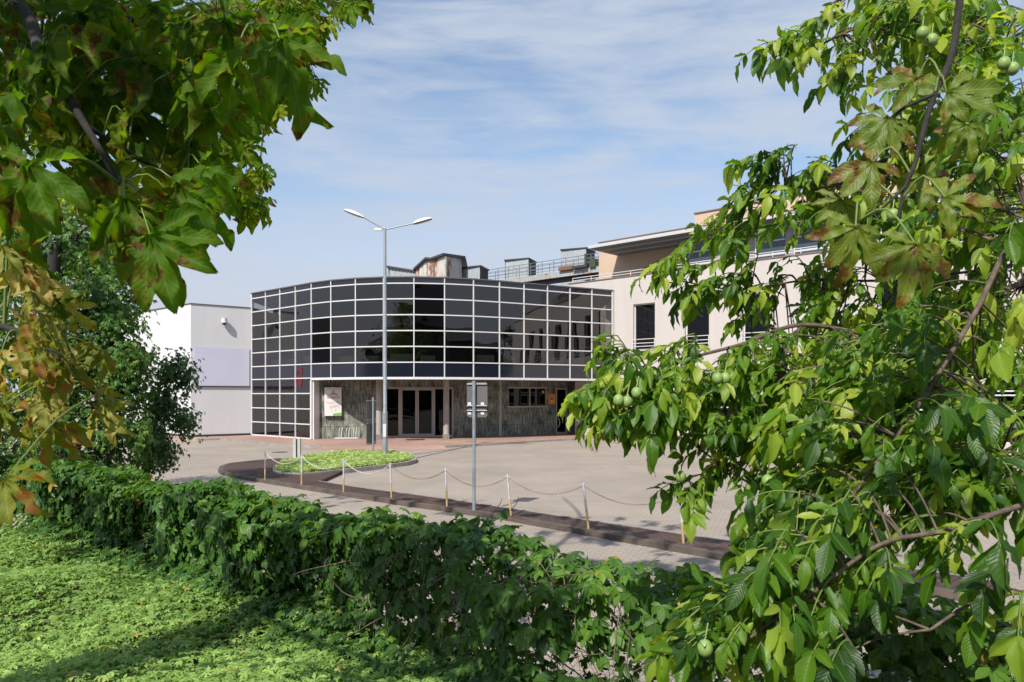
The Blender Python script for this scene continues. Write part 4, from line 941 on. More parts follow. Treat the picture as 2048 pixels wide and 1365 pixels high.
# creeper hedge
hedge = empty('creeper_hedge', tuple(hp(np.array(4.), 0, ZB)), 'dense dark green creeper hedge running diagonally along the fence', 'hedge')
Lv = Leaves()
def hedge_top(s): return 1.50+.05*np.sin(s*2.3)+.035*np.sin(s*5.9+1)
n = 12500; s_ = rng.uniform(-1.6, 10.8, n); face = rng.random(n)
dens = np.interp(s_, [-1.6, 4.5, 6.2, 8, 11], [1, 1, .60, .42, .5]); 
t = rng.random(n)
zt = hedge_top(s_); zb = ZB-.05
isF = face < .66
q = np.where(isF, .20+.12*np.sin(s_*1.9+.5)+.08*np.sin(s_*4.7)+rng.normal(0, .05, n), rng.uniform(-.3, .22, n))
z = np.where(isF, zt-(zt-zb)*t**1.15, zt+rng.normal(0, .035, n)-.6*np.maximum(0, np.abs(q)-.2)); 
q = np.where(isF, q*np.clip(1.15-.45*t, .3, 1.2)+.02, q)
low = isF & (t > .45)
kp = rng.random(n) < np.where(low, dens**2.4, dens); s_, q, z, isF, t = s_[kp], q[kp], z[kp], isF[kp], t[kp]; n = len(s_)
P = hp(s_, q, z); v_, _, _ = visible(P, 250); s_, q, z, isF, t, P = s_[v_], q[v_], z[v_], isF[v_], t[v_], P[v_]; n = len(P)
N3 = np.array((Hn[0], Hn[1], 0)); E3 = np.array((He[0], He[1], 0))
ax = np.where(isF[:, None], DOWN*.85+N3*.35+E3*rng.normal(0, .55, n)[:, None], N3*rng.normal(.35, .6, n)[:, None]+E3*rng.normal(0, .6, n)[:, None]+DOWN*.25)
nn = np.where(isF[:, None], N3*.8+np.array((0, 0, .55)), np.array((0, 0, 1.)))+rand_dir(n)*.35
clump = .5+.5*np.sin(s_*3.1)*np.sin(z*7+s_)
tint = np.clip(.27+.24*clump+rng.normal(0, .14, n)+.16*(~isF), 0, .86); tint[rng.random(n) < .006] = 1.
palmate(Lv, P, ax, nn, rng.uniform(.062, .108, n), tint, 5, 95, .30)
# small inner leaves closing the hedge body
n1 = 16000; s1 = rng.uniform(-1.6, 10.8, n1); z1i = rng.uniform(ZB-.05, 1.44, n1); q1 = rng.uniform(-.22, .14, n1)
k1 = rng.random(n1) < np.interp(s1, [-1.6, 5.0, 6.6, 8, 11], [1, 1, .36, .22, .3])*np.interp(z1i, [.8, 1.1], [.75, 1]); P1 = hp(s1, q1, z1i)[k1]; v1, _, _ = visible(P1, 100); P1 = P1[v1]; n1 = len(P1)
palmate(Lv, P1, DOWN*.5+rand_dir(n1)*.9, N3*.6+rand_dir(n1)*.8+np.array((0, 0, .3)), rng.uniform(.035, .07, n1), np.clip(rng.normal(.22, .2, n1), 0, .9), 5, 95, .25)
# trailing tongues spilling onto the bank
n2 = 2600; s2 = rng.uniform(-1, 9, n2); q2 = .25+np.abs(rng.normal(0, .33, n2)); z2 = bank_z(s2, q2)+rng.uniform(.03, .3, n2)*np.clip(1-q2*.8, .15, 1)
P2 = hp(s2, q2, z2); palmate(Lv, P2, N3*.7+E3*rng.normal(0, .6, n2)[:, None]+DOWN*.25, nrm(np.array((0, 0, .9))+N3*.4+rand_dir(n2)*.35), rng.uniform(.05, .085, n2), np.clip(rng.normal(.35, .18, n2), 0, .9), 5, 100, .2)
print('hedge', n)
Lv.build('leaves', P_cre, creep_leaf, hedge)
Tw = Twigs()
for i in range(230):
    s0_ = rng.uniform(-1.5, 10.5); 
    if i % 2 and s0_ < 4.5: s0_ = rng.uniform(5, 10)
    p = hp(np.array(s0_), rng.uniform(-.15, .12), rng.uniform(.75, 1.45)); pts = [p]; d = nrm(np.array((He[0]*rng.normal(), He[1]*rng.normal(), rng.normal(0, .6)))+N3*rng.normal(0, .2))
    for k in range(7): d = nrm(d+rand_dir(1)[0]*.45+DOWN*.08); p = p+d*.09; p[2] = np.clip(p[2], .6, 1.5); pts.append(p)
    Tw.add(smooth_path(pts, 2), rng.uniform(.003, .006), .0015, 4)
for i in range(60):
    s0_ = rng.uniform(6.0, 8.6); a_ = hp(np.array(s0_), rng.uniform(.1, .3), rng.uniform(1.3, 1.5)); c_ = hp(np.array(s0_+rng.normal(0, .35)), rng.uniform(.15, .4), rng.uniform(.85, 1.3)); Tw.add(smooth_path([a_, (a_+c_)/2+N3*.06+rand_dir(1)[0]*.07, c_], 4), .0035, .0018, 4)
Tw.build('vine_stems', vine_m, hedge)

# bare twigs sticking up behind the hedge beside the sign post
bt_ = empty('bare_sapling', tuple(at(980, 1035, 9.5)), 'thin leafless sapling sticking up behind the hedge near the slim sign post', 'plant')
Tw = Twigs()
for pts in ([(965, 1050), (985, 1028), (1000, 1008), (1004, 996)], [(978, 1048), (1000, 1035), (1022, 1020), (1035, 1004), (1037, 994)], [(1010, 1028), (1030, 1035), (1052, 1040)]):
    Tw.add(smooth_path([tuple(at(x, y, 9.5)) for x, y in pts], 4), .007, .003, 5)
p0 = at(972, 1048, 9.5); Tw.add([tuple(p0), (p0.x-.1, 9.5, -.1)], .008, .008, 5)
Tw.build('twigs', vine_m, bt_)

# planted oval: pale leafy ground cover
ovp = np.array([[p[0], p[1]] for p in ov_in])
def inside_poly(P, poly):
    x, y = P[:, 0], P[:, 1]; r_ = np.zeros(len(P), bool); j = len(poly)-1
    for i in range(len(poly)):
        xi, yi = poly[i]; xj, yj = poly[j]; c_ = ((yi > y) != (yj > y)) & (x < (xj-xi)*(y-yi)/(yj-yi+1e-12)+xi); r_ ^= c_; j = i
    return r_
n = 16000; lo_, hi_ = ovp.min(0), ovp.max(0); Q2 = rng.uniform(lo_, hi_, (n, 2)); Q2 = Q2[inside_poly(Q2, ovp)]; n = len(Q2)
P = np.c_[Q2, rng.uniform(.04, .15, n)+.03*np.sin(Q2[:, 0]*3)*np.sin(Q2[:, 1]*2)]
Lv = Leaves(); palmate(Lv, P, nrm(rand_dir(n)*(1, 1, .3)), nrm(np.array((0, 0, 1.))+rand_dir(n)*.5), rng.uniform(.06, .12, n), np.clip(rng.normal(.5, .28, n), 0, 1), 4, 150, .05)
tag(Lv.build('bed_plants', P_tiny, grass_leaf, None), 'bright pale green leafy plants filling the kerbed oval round the lamp', 'ground cover', kind='stuff')

# ------------------------------------------------------------ generic crown
def crown_tree(name, base, trunk_pts, r0, blobs, nleaf, size, label, cat, group=None, m_=None, tintc=.4, sag=.6, protos=None, nl=5, fill=.55, bark_=None):
    t_ = empty(name, base, label, cat, group); m_ = m_ or tree_leaf
    Tw = Twigs(); tp = smooth_path(trunk_pts, 4); Tw.add(tp, r0, r0*.35, 9)
    Tw.build('trunk', bark_ or dark_bark, t_)
    Tw = Twigs(); Lv = Leaves(); vol = np.array([r[3]*r[4]*r[5] for r in blobs])**.7; vol /= vol.sum()
    for (cx, cy, cz, rx, ry, rz), w in zip(blobs, vol):
        c = np.array((cx, cy, cz)); R3 = np.array((rx, ry, rz)); j = np.argmin(np.linalg.norm(tp-c, axis=1)); st_ = tp[max(j-3, 0)]
        mid = (st_+c)/2+np.array((0, 0, .15*rz)); Tw.add(smooth_path([st_, mid, c], 4), r0*.25, r0*.08, 6)
        nc = max(6, int(nleaf*w/34)); dirs = rand_dir(nc); rad = rng.uniform(fill, 1.0, nc)[:, None]; cc = c+dirs*R3*rad*rng.uniform(.85, 1.12, nc)[:, None]
        for k in range(0, nc, 3): Tw.add(smooth_path([c, (c+cc[k])/2+rand_dir(1)[0]*.1*rx, cc[k]], 3), r0*.12, r0*.03, 4)
        per = int(nleaf*w/nc)+1; idx = np.repeat(np.arange(nc), per); n_ = len(idx); sc_ = .16*max(rx, .6)
        off = rng.normal(0, 1, (n_, 3))*sc_*np.array((1, 1, .75)); hang = rng.random(n_)**2*sag; off[:, 2] -= hang*sc_*3
        P_ = cc[idx]+off; outw = nrm((P_-c)/R3)
        cl_t = rng.normal(0, .13, nc)[idx]
        palmate(Lv, P_, DOWN*sag+outw*.6+rand_dir(n_)*.5, nrm(outw+np.array((0, 0, .7))+rand_dir(n_)*.5), size*rng.uniform(.75, 1.25, n_), np.clip(tintc+cl_t+rng.normal(0, .12, n_), 0, 1), nl, 90, .25)
    Tw.build('limbs', bark_ or dark_bark, t_); o = Lv.build('crown', protos or P_tiny, m_, t_); return t_
def blob(x, y, Y, rxp, ryp, ry=None):
    c = at(x, y, Y); return (c.x, c.y, c.z, rxp*Y/F, ry or rxp*Y/F, ryp*Y/F)
D = 11.5
tb = at(110, 1000, D)
crown_tree('ivy_clad_tree', (tb.x, tb.y, ZY), [(tb.x, tb.y, ZY), (tb.x+.1, tb.y, 1.6), (tb.x-.1, tb.y+.1, 3.2), (tb.x, tb.y, 4.8)], .22,
    [blob(40, 480, D+1, 130, 110), blob(150, 480, D+.5, 85, 80), blob(230, 600, D, 60, 70), blob(190, 600, D, 85, 90), blob(225, 690, D, 75, 90), blob(120, 720, D, 120, 120), blob(235, 790, D, 70, 90), blob(110, 880, D, 120, 100), blob(265, 740, D+.2, 48, 70), blob(245, 870, D, 60, 60), blob(-60, 700, D, 110, 220)],
    15000, .075, 'tall dark tree smothered in hanging creeper at the left, before the white building', 'tree', tintc=.5, sag=.9, fill=.6, m_=creep_leaf)
D = 12.5; tb = at(320, 1000, D)
crown_tree('hanging_shrub', (tb.x, tb.y, ZY), [(tb.x-.5, tb.y, ZY), (tb.x-.2, tb.y, 1.2), (tb.x, tb.y, 2.6)], .07,
    [blob(345, 735, D, 45, 38), blob(320, 800, D, 45, 50), blob(370, 835, D, 30, 32), blob(300, 870, D, 50, 45), blob(330, 890, D, 26, 24), blob(290, 910, D, 40, 30), blob(375, 745, D, 18, 22)],
    4200, .055, 'open drooping shrub whose sprays reach right in front of the white wall', 'shrub', tintc=.3, sag=1.0, fill=.3)
D = 17; tb = at(90, 1000, D)
crown_tree('pale_tree', (tb.x, tb.y, ZY), [(tb.x, tb.y, ZY), (tb.x+.2, tb.y, 3), (tb.x, tb.y, 6.5)], .2,
    [blob(120, 470, D, 110, 80), blob(30, 420, D, 110, 90), blob(190, 500, D, 60, 70), blob(10, 560, D, 90, 90), blob(60, 250, D, 90, 90)],
    5000, .09, 'pale sunlit tree standing behind the creeper covered tree', 'tree', tintc=.85, m_=tree_leaf)
# low dark bushes closing the gap beyond the hedge end
D = 10.2; tb = at(60, 1050, D)
crown_tree('dark_bush', (tb.x, tb.y, .2), [(tb.x, tb.y, 0), (tb.x, tb.y, 1.2)], .05, [blob(40, 1000, D, 90, 70), blob(130, 960, D, 70, 60), blob(-40, 960, D, 80, 120), blob(190, 930, D+1.5, 60, 40)],
    3500, .07, 'dark bush filling the shade between the left tree and the hedge end', 'bush', tintc=.1, m_=creep_leaf)

# trees and a brick house behind the viewer: seen only mirrored in the curtain wall
for i, (x, y, h_, w_) in enumerate(((-20, -21, 15, 3.2), (-52, -20, 15.5, 5), (8, -24, 14, 2.2), (96, -18, 18, 3.5), (34, -26, 11, 4), (66, -22, 12, 5))):
    crown_tree('mirrored_tree', (x, y, ZY), [(x, y, ZY), (x+.2, y, h_*.45), (x, y, h_*.85)], .25, [(x, y, h_*.55, w_, w_, h_*.26), (x+w_*.5, y, h_*.42, w_*.7, w_*.7, 2.4), (x-w_*.5, y+.3, h_*.45, w_*.7, w_*.7, 2.6), (x, y, h_*.82, w_*.55, w_*.55, h_*.17)], 1500, .34,
        ['big round tree mirrored in the curtain wall just beside the lamp post', 'broad tree mirrored far left in the curtain wall', 'narrow tree mirrored in the curtain wall right of the lamp post', 'tall spiky tree mirrored right of the middle of the curtain wall', 'low bushy tree mirrored in the middle of the curtain wall', 'wide low tree mirrored above the slim sign post'][i], 'tree', 'trees mirrored in the curtain wall')
hb = empty('brick_house', (0, -42, ZY), 'long dark brick house seen mirrored in the curtain wall', 'building')
b = MB(); b.box(-75, 130, -50, -40, ZY, 11.5); b.build('wall', paver_mat('dark brick', (.16, .07, .05), (.12, .055, .045), (.1, .09, .08), .25, .08), hb)
b = MB(); b.add([(-76, -39.4, 11.4), (131, -39.4, 11.4), (131, -45, 14.4), (-76, -45, 14.4), (-76, -50.6, 11.4), (131, -50.6, 11.4)], [(0, 1, 2, 3), (3, 2, 5, 4)]); b.build('roof', roofing, hb)

# ------------------------------------------------------------ walnut tree (right)
WT = empty('walnut_tree', (3.9, 2.6, .75), 'sunlit walnut tree reaching in from the right with green husked nuts', 'tree')
def A3(x, y, Y): return np.array(at(x, y, Y))
trunk = [(3.9, 2.6, .7), (3.85, 2.65, 2.2), (3.7, 2.7, 3.6), (3.6, 2.9, 5.2)]
Tw = Twigs(); Tw.add(smooth_path(trunk, 5), .16, .08, 12); Tw.build('trunk', bark, WT)
WB = [  # (px, py, depth) polylines, radius in, radius out
    ([(2500, 420, 3.6), (2250, 500, 3.3), (2048, 565, 3.1), (1906, 622, 3.0), (1760, 668, 2.95), (1603, 650, 2.9), (1480, 690, 2.9), (1350, 727, 2.9), (1255, 782, 2.9), (1180, 850, 2.9)], .02, .005),
    ([(2250, 380, 3.0), (2060, 440, 2.6), (1943, 640, 2.4), (1826, 827, 2.35), (1735, 950, 2.3), (1670, 1045, 2.3)], .015, .006),
    ([(1826, 827, 2.35), (1858, 940, 2.3), (1880, 1060, 2.25), (1935, 1150, 2.2)], .008, .004),
    ([(2400, 0, 3.6), (2120, 30, 3.2), (1870, 45, 3.0), (1780, 32, 2.95), (1700, 62, 2.9), (1620, 100, 2.9), (1565, 125, 2.9)], .013, .004),
    ([(2350, 250, 3.8), (2060, 290, 3.4), (1900, 320, 3.3), (1750, 345, 3.2), (1650, 375, 3.1), (1570, 372, 3.1), (1490, 375, 3.1)], .014, .004),
    ([(2300, 480, 3.2), (2100, 520, 3.3), (1800, 560, 3.3), (1620, 560, 3.3), (1480, 580, 3.3), (1350, 560, 3.3)], .011, .004),
    ([(2300, 800, 3.2), (2060, 880, 3.0), (1900, 960, 2.9), (1700, 1010, 2.8), (1560, 1000, 2.8), (1400, 900, 2.9)], .014, .005),
    ([(2300, 950, 2.4), (2048, 1010, 2.1), (1900, 1060, 2.0), (1760, 1090, 1.95), (1620, 1190, 1.9), (1480, 1290, 1.9)], .013, .005),
    ([(2300, 1150, 2.2), (2080, 1180, 2.0), (1960, 1200, 1.95), (1860, 1260, 1.9)], .010, .005),
    ([(1603, 650, 2.9), (1560, 730, 2.9), (1550, 770, 2.85), (1500, 830, 2.85)], .008, .004),
    ([(2048, 300, 3.6), (1920, 440, 3.6), (1800, 640, 3.7), (1700, 800, 3.7), (1600, 860, 3.7)], .012, .005),
    ([(2400, -200, 3.4), (2048, -90, 3.1), (1850, -40, 3.0), (1700, -10, 2.95), (1650, 20, 2.9)], .012, .004),
    ([(1455, 700, 2.9), (1452, 800, 2.9), (1440, 950, 2.9), (1390, 1010, 2.9)], .006, .003),
]
brpts = []
Tw = Twigs()
for pl, ra, rb in WB:
    sp_ = smooth_path([A3(*p) for p in pl], 6); ra *= .72; rb *= .7; Tw.add(sp_, ra, rb, 7); brpts.append(sp_)
    d_ = np.linalg.norm(smooth_path(trunk, 5)-sp_[0], axis=1)
    if pl[0][0] > 2200: tp = smooth_path(trunk, 5)[np.argmin(d_)]; Tw.add(smooth_path([tp, (tp+sp_[0])/2+np.array((0, 0, .1)), sp_[0]], 4), ra*1.6, ra, 7)
brpts = np.concatenate(brpts)
# leafy regions (px, py, rx, ry, depth0, depth1, number of shoots)
WR = [(1580, 130, 40, 22, 2.8, 3.0, 3), (1680, 90, 55, 60, 2.8, 3.2, 6), (1700, 175, 40, 35, 2.8, 3.1, 2), (1800, 70, 90, 80, 2.6, 3.4, 14), (1950, 90, 110, 110, 2.6, 3.6, 22),
      (1900, 260, 120, 130, 2.7, 3.8, 26), (2000, 330, 80, 160, 2.5, 3.6, 20), (1750, 300, 50, 60, 3.0, 3.6, 4), (1560, 345, 70, 28, 3.0, 3.2, 5), (1510, 385, 30, 20, 3., 3.2, 1), (1600, 420, 60, 60, 3.0, 3.3, 7), (1680, 400, 60, 70, 3.0, 3.6, 9),
      (1780, 460, 100, 90, 2.9, 3.8, 18), (1940, 520, 120, 120, 2.6, 3.7, 26), (1500, 490, 60, 50, 3.2, 3.4, 4), (1440, 500, 60, 30, 3.2, 3.4, 2), (1350, 560, 36, 26, 3.2, 3.4, 3), (1420, 590, 50, 50, 3.2, 3.4, 3), (1520, 600, 60, 60, 3.2, 3.5, 6),
      (1640, 560, 60, 60, 3.2, 3.6, 7), (1700, 660, 70, 80, 3.2, 3.9, 12), (1240, 720, 30, 22, 2.8, 3.0, 2), (1290, 770, 70, 42, 2.75, 3.0, 8), (1190, 815, 40, 35, 2.8, 3.0, 4), (1260, 850, 70, 36, 2.75, 3.0, 9), (1350, 830, 70, 70, 2.7, 3.1, 10),
      (1380, 740, 60, 40, 2.8, 3.1, 4), (1450, 790, 70, 60, 2.7, 3.2, 10), (1560, 780, 80, 60, 2.7, 3.5, 15), (1440, 890, 60, 40, 2.7, 3.1, 6), (1560, 890, 70, 60, 2.7, 3.3, 13), (1540, 720, 60, 30, 2.8, 3.2, 5),
      (1700, 790, 100, 100, 2.5, 3.7, 26), (1850, 720, 120, 120, 2.4, 3.8, 34), (1970, 760, 110, 140, 2.3, 3.6, 30), (1380, 1000, 28, 22, 2.85, 2.95, 2), (1455, 960, 40, 40, 2.8, 3.0, 4), (1700, 930, 110, 80, 2.3, 3.2, 22), (1880, 920, 130, 90, 2.2, 3.3, 28),
      (1590, 1000, 70, 50, 2.4, 3.0, 9), (1640, 1070, 90, 60, 2.1, 2.6, 12), (1780, 1050, 110, 60, 2.0, 2.6, 12), (1580, 1150, 80, 50, 1.9, 2.2, 8), (1700, 1160, 80, 60, 1.9, 2.3, 7), (1520, 1240, 70, 50, 1.85, 2.1, 7), (1620, 1260, 80, 60, 1.85, 2.2, 7), (1430, 1290, 55, 50, 1.9, 2.1, 5),
      (1980, 980, 90, 60, 2.1, 2.8, 10), (1850, 1090, 60, 30, 2.0, 2.3, 2), (1960, 1110, 50, 30, 1.9, 2.2, 2), (2020, 1200, 30, 50, 1.8, 2.1, 2), (1640, 1340, 60, 40, 1.8, 2.2, 3)]
Lw = Leaves(); Ra = Twigs(); fruits = []
def walnut_leaf_at(p, d, tintb, size, lit=1):
    """one pinnate leaf: arching rachis with paired, hanging leaflets"""
    hg = random.choice((-.2, 0, .25, .5, .9)); nl = random.choice((2, 2, 3, 3)); Lr = size*random.uniform(1.6, 2.3); pts = [p]; dd = np.array(d)
    for k in range(6): dd = nrm(dd+DOWN*.17+rand_dir(1)[0]*.06); pts.append(pts[-1]+dd*Lr/6)
    pts = np.array(pts); Ra.add(pts, .0028, .0014, 4)
    side = nrm(np.cross(dd, (0, 0, 1.))); 
    if np.linalg.norm(np.cross(dd, (0, 0, 1.))) < .1: side = nrm(np.cross(dd, (1., 0, 0)))
    upn = np.cross(side, dd); roll = rng.normal(0, .5); sd = side*cos(roll)+upn*sin(roll)
    for k in range(nl):
        f = .35+.6*(k/max(nl-1, 1))*.9; j = f*6; i0 = min(int(j), 5); q_ = pts[i0]+(pts[i0+1]-pts[i0])*(j-i0)
        for sg in (-1, 1):
            dl = nrm(dd*random.uniform(.3, .9)+sd*sg*random.uniform(.5, 1.0)+DOWN*hg*random.uniform(.4, 1.3)+rand_dir(1)[0]*.25)
            nn_ = nrm(np.cross(np.cross(dl, (0, 0, 1.)), dl)*.8+SUNV*.3+np.array((0, -.2, 0))+rand_dir(1)[0]*.75)
            Lw.add(q_, dl, nn_, size*random.uniform(.72, 1.08)*(.75+.3*f), float(np.clip(tintb+rng.normal(0, .12), 0, 1)), random.uniform(.75, 1.1))
    dl = nrm(dd+DOWN*.5+rand_dir(1)[0]*.2); Lw.add(pts[-1], dl, nrm(np.cross(np.cross(dl, (0, 0, 1.)), dl)+SUNV*.35+rand_dir(1)[0]*.4), size*random.uniform(1.0, 1.25), tintb, 1.05)
cnt = 0
for (cx, cy, rx, ry, Y0, Y1, ns) in WR:
    ns = max(1, int(ns*(1.75 if cx < 1700 and cy < 1000 else 2.2 if cy < 1000 else 1.3)+random.random()))
    for _ in range(ns):
        a = random.uniform(0, 2*pi); rr_ = math.sqrt(random.random()); Yd = random.uniform(Y0, Y1); sh_ = 100/Yd; p = A3(cx+.35*sh_+rx*rr_*cos(a), cy-sh_+ry*rr_*sin(a), Yd)
        j = np.argmin(np.linalg.norm(brpts-p, axis=1)); st_ = brpts[j]; dv = p-st_; ln = np.linalg.norm(dv)
        if ln > .05: path = smooth_path([st_, (st_+p)/2+np.array((0, 0, .01+ln*.03)), p], 4); Tw.add(path, .004, .0022, 5)
        dd = nrm(dv+np.array((-.25, -.05, 0)))
        for k in range(random.choice((2, 3, 3))):
            an = random.uniform(-1.4, 1.4); d = np.array((dd[0]*cos(an)-dd[1]*sin(an), dd[0]*sin(an)+dd[1]*cos(an), random.uniform(-.45, .6))); d = nrm(d+np.array((-.25, -.12, 0)))
            walnut_leaf_at(p-(dv*.12*k if ln > .1 else 0), d, float(np.clip(rng.normal(.64 if Yd > 2.4 else .46, .27), .02, .99)), random.uniform(.05, .102)*(.84 if Yd > 2.6 else 1)); cnt += 1  # nearest leaves get a darker tint: their partial shade is put into the colour
print('walnut leaves', cnt)
Tw.build('branches', bark, WT); Ra.build('leaf_stalks', stem_m, WT); Lw.build('leaves', P_wal, walnut_leaf, WT)
nutm = mat('green walnut husk', (.24, .36, .10), .5, noise=.3, nscale=60, spec=.5)
for (x, y, Y) in ((1237, 801, 2.65), (1254, 804, 2.66), (1273, 786, 2.7), (1362, 954, 2.75), (1435, 757, 2.65), (1450, 757, 2.66), (1845, 66, 2.5), (1864, 80, 2.52), (2008, 127, 2.4), (2025, 138, 2.4), (1786, 430, 2.5), (1953, 1140, 1.95), (1951, 1163, 1.93), (1410, 1297, 1.85), (1660, 915, 2.3), (1535, 962, 2.5)):
    c = at(x, y, Y); b = MB(); b.sphere(c, .0195, 16, 10, sc=(1, 1, 1.12)); b.tube([c+Vector((0, 0, .02)), c+Vector((.01, .01, .06))], .002, 5); b.build('walnut', nutm, WT)

# ------------------------------------------------------------ chestnut trees
def chestnut(root, nodes_, mat_leaf, branch_paths, size, tintc, protos=None, stalks=True, dry=0, names=('leaves', 'branches', 'leaf_stalks')):
    Lv = Leaves(); Tw = Twigs(); St = Twigs(); bp = []
    for pl, ra, rb in branch_paths: sp_ = smooth_path(pl, 6); Tw.add(sp_, ra, rb, 7); bp.append(sp_)
    bp = np.concatenate(bp); hubs = []; axs = []; nrs = []; szs = []; tn = []
    for (p, d, nr, sz, ti) in nodes_:
        j = np.argmin(np.linalg.norm(bp-p, axis=1)); st_ = bp[j]; ln = np.linalg.norm(p-st_)
        if .02 < ln < 1.6: 
            mid = (st_+p)/2+np.array((0, 0, .05)); St.add(smooth_path([st_, mid, p], 3), .0032 if ln < .35 else .006, .002, 5)
        hubs.append(p); axs.append(d); nrs.append(nr); szs.append(sz); tn.append(ti)
    palmate(Lv, np.array(hubs), np.array(axs), np.array(nrs), np.array(szs), np.array(tn), 7, 118, .38)
    Tw.build(names[1], dark_bark, root); St.build(names[2], stem_m, root); Lv.build(names[0], protos or P_che, mat_leaf, root)
def region_nodes(regs, size, tm, ts, hang=.7, toward=.8):
    out_ = []
    for (cx, cy, rx, ry, Y0, Y1, n_) in regs:
        for _ in range(n_):
            a = random.uniform(0, 2*pi); r_ = math.sqrt(random.random()); p = A3(cx+rx*r_*cos(a), cy+ry*r_*sin(a), random.uniform(Y0, Y1))
            d = nrm(DOWN*hang+rand_dir(1)[0]*(1, 1, .4)*.8); nr = nrm(np.array((0, -toward, .75))+rand_dir(1)[0]*.55)
            out_.append((p, d, nr, size*random.uniform(.75, 1.2), float(np.clip(rng.normal(tm, ts), 0, 1))))
    return out_
CT = empty('chestnut_tree', (-4.2, .6, .8), 'shaded chestnut tree with blotched palmate leaves hanging in from the upper left', 'tree')
b = MB(); b.tube([(-4.2, .6, .7), (-4.15, .6, 2.5), (-4.0, .7, 4.5), (-3.8, .7, 7.0)], [.26, .22, .19, .12], 14); b.build('trunk', dark_bark, CT)
cb = [([(-4.0, .7, 4.4), (-2.6, 1.6, 4.0), A3(-60, -60, 2.3), A3(90, 130, 2.1), A3(170, 250, 2.05), A3(240, 370, 2.05)], .03, .006), ([(-4.0, .7, 5.0), (-2.2, 1.6, 4.6), A3(-20, -150, 2.4), A3(150, 20, 2.4), A3(330, 40, 2.3), A3(520, 60, 2.2)], .025, .005),
      ([(-3.9, .7, 5.6), (-2.8, 3.2, 5.6), A3(0, -200, 5.), A3(300, -120, 5.4), A3(560, -10, 5.6)], .03, .01), ([A3(170, 250, 2.05), A3(300, 330, 2.2), A3(400, 370, 2.3)], .008, .004),
      ([(-4.1, .6, 3.4), A3(-400, 650, 2.4), A3(-60, 640, 2.4), A3(100, 700, 2.3), A3(190, 790, 2.2)], .02, .005), ([(-4.0, .7, 6.2), (-2.5, .8, 6.1), (-1.2, .5, 6.2), (0.2, .4, 6.1)], .05, .02), ([(-4.0, .7, 5.8), (-3, 0, 5.6), (-1.5, -1, 5.7), (-.2, -1.2, 5.6)], .04, .02)]
near = region_nodes([(60, 70, 110, 110, 1.9, 2.9, 20), (220, 40, 110, 80, 2.0, 3.0, 18), (370, 40, 90, 60, 2.0, 2.8, 12), (110, 200, 110, 80, 2.0, 3.0, 12), (270, 180, 120, 80, 2.0, 3.0, 16), (400, 160, 60, 70, 2.0, 2.9, 8), (200, 300, 120, 50, 2.1, 3.1, 9), (340, 290, 80, 50, 2.2, 3.1, 7), (30, 350, 50, 50, 1.9, 2.6, 3)], .165, .42, .25)
for hub, tip, nrx, sz, Y in (((515, 62), (640, 140), .1, .215, 1.95), ((470, 110), (450, 220), 0, .2, 2.0), ((300, 455), (350, 600), 0, .2, 2.0), ((400, 420), (470, 480), 0, .14, 2.2), ((60, 330), (20, 480), 0, .2, 1.7), ((440, 210), (500, 360), 0, .18, 2.2), ((250, 400), (330, 560), .15, .21, 1.9), ((360, 370), (450, 470), .1, .19, 2.0), ((560, 80), (650, 175), .1, .2, 1.9), ((400, 330), (480, 400), .1, .17, 2.1), ((300, 470), (370, 600), -.1, .22, 1.85), ((290, 430), (300, 580), .1, .19, 1.95), ((350, 400), (425, 500), .1, .15, 2.1), ((250, 440), (170, 500), -.1, .15, 2.0), ((200, 400), (250, 500), 0, .15, 2.3)):
    p = A3(*hub, Y); near.append((p, nrm(A3(*tip, Y-.05)-p), nrm(np.array((nrx, -1., .35))), sz, .5))
far = region_nodes([(500, 60, 110, 70, 5.0, 6.0, 60), (600, 30, 70, 40, 5.0, 6., 34), (600, 120, 45, 60, 5.0, 6.0, 30), (700, 5, 40, 14, 5.2, 6.0, 9), (530, 190, 45, 50, 5.0, 6.0, 20), (450, 330, 80, 60, 4.6, 5.6, 32), (510, 400, 40, 25, 5, 5.4, 8), (400, 390, 70, 50, 4.5, 5.5, 22), (60, 170, 90, 90, 5., 6.5, 20), (250, 380, 120, 50, 5., 6., 30), (420, 200, 90, 120, 5, 6, 40)], .15, .6, .25, 1.0)
# unseen canopy leaves added toward the sun to shade the hedge and near leaves
shade = []
def add_shade(P_, dist, n_, sz=.2):
    for _ in range(n_):
        p = P_[random.randrange(len(P_))]+SUNV*random.uniform(*dist)+rand_dir(1)[0]*.15
        y = max(p[1], .05); px = 1024+F*p[0]/y; py = 790-F*(p[2]-EYE)/y
        if p[1] > .05 and -120 < px < 2200 and -160 < py < 1365: continue
        if p[2] < 2.9: continue
        shade.append((p, nrm(rand_dir(1)[0]*(1, 1, .3)+DOWN*.2), nrm(SUNV+rand_dir(1)[0]*.4), sz*random.uniform(.8, 1.15), .45))
hs = rng.uniform(.3, 6.8, 400); hpnt = hp(hs, rng.uniform(0, .3, 400), rng.uniform(.8, 1.35, 400)); add_shade(list(hpnt), (4.2, 6.5), 95)
add_shade([n_[0] for n_ in near], (1.6, 3.5), 60)
lowfar = hp(rng.uniform(3.0, 8.0, 200), rng.uniform(.3, 1.2, 200), ZB+0*rng.uniform(0, 1, 200)); 
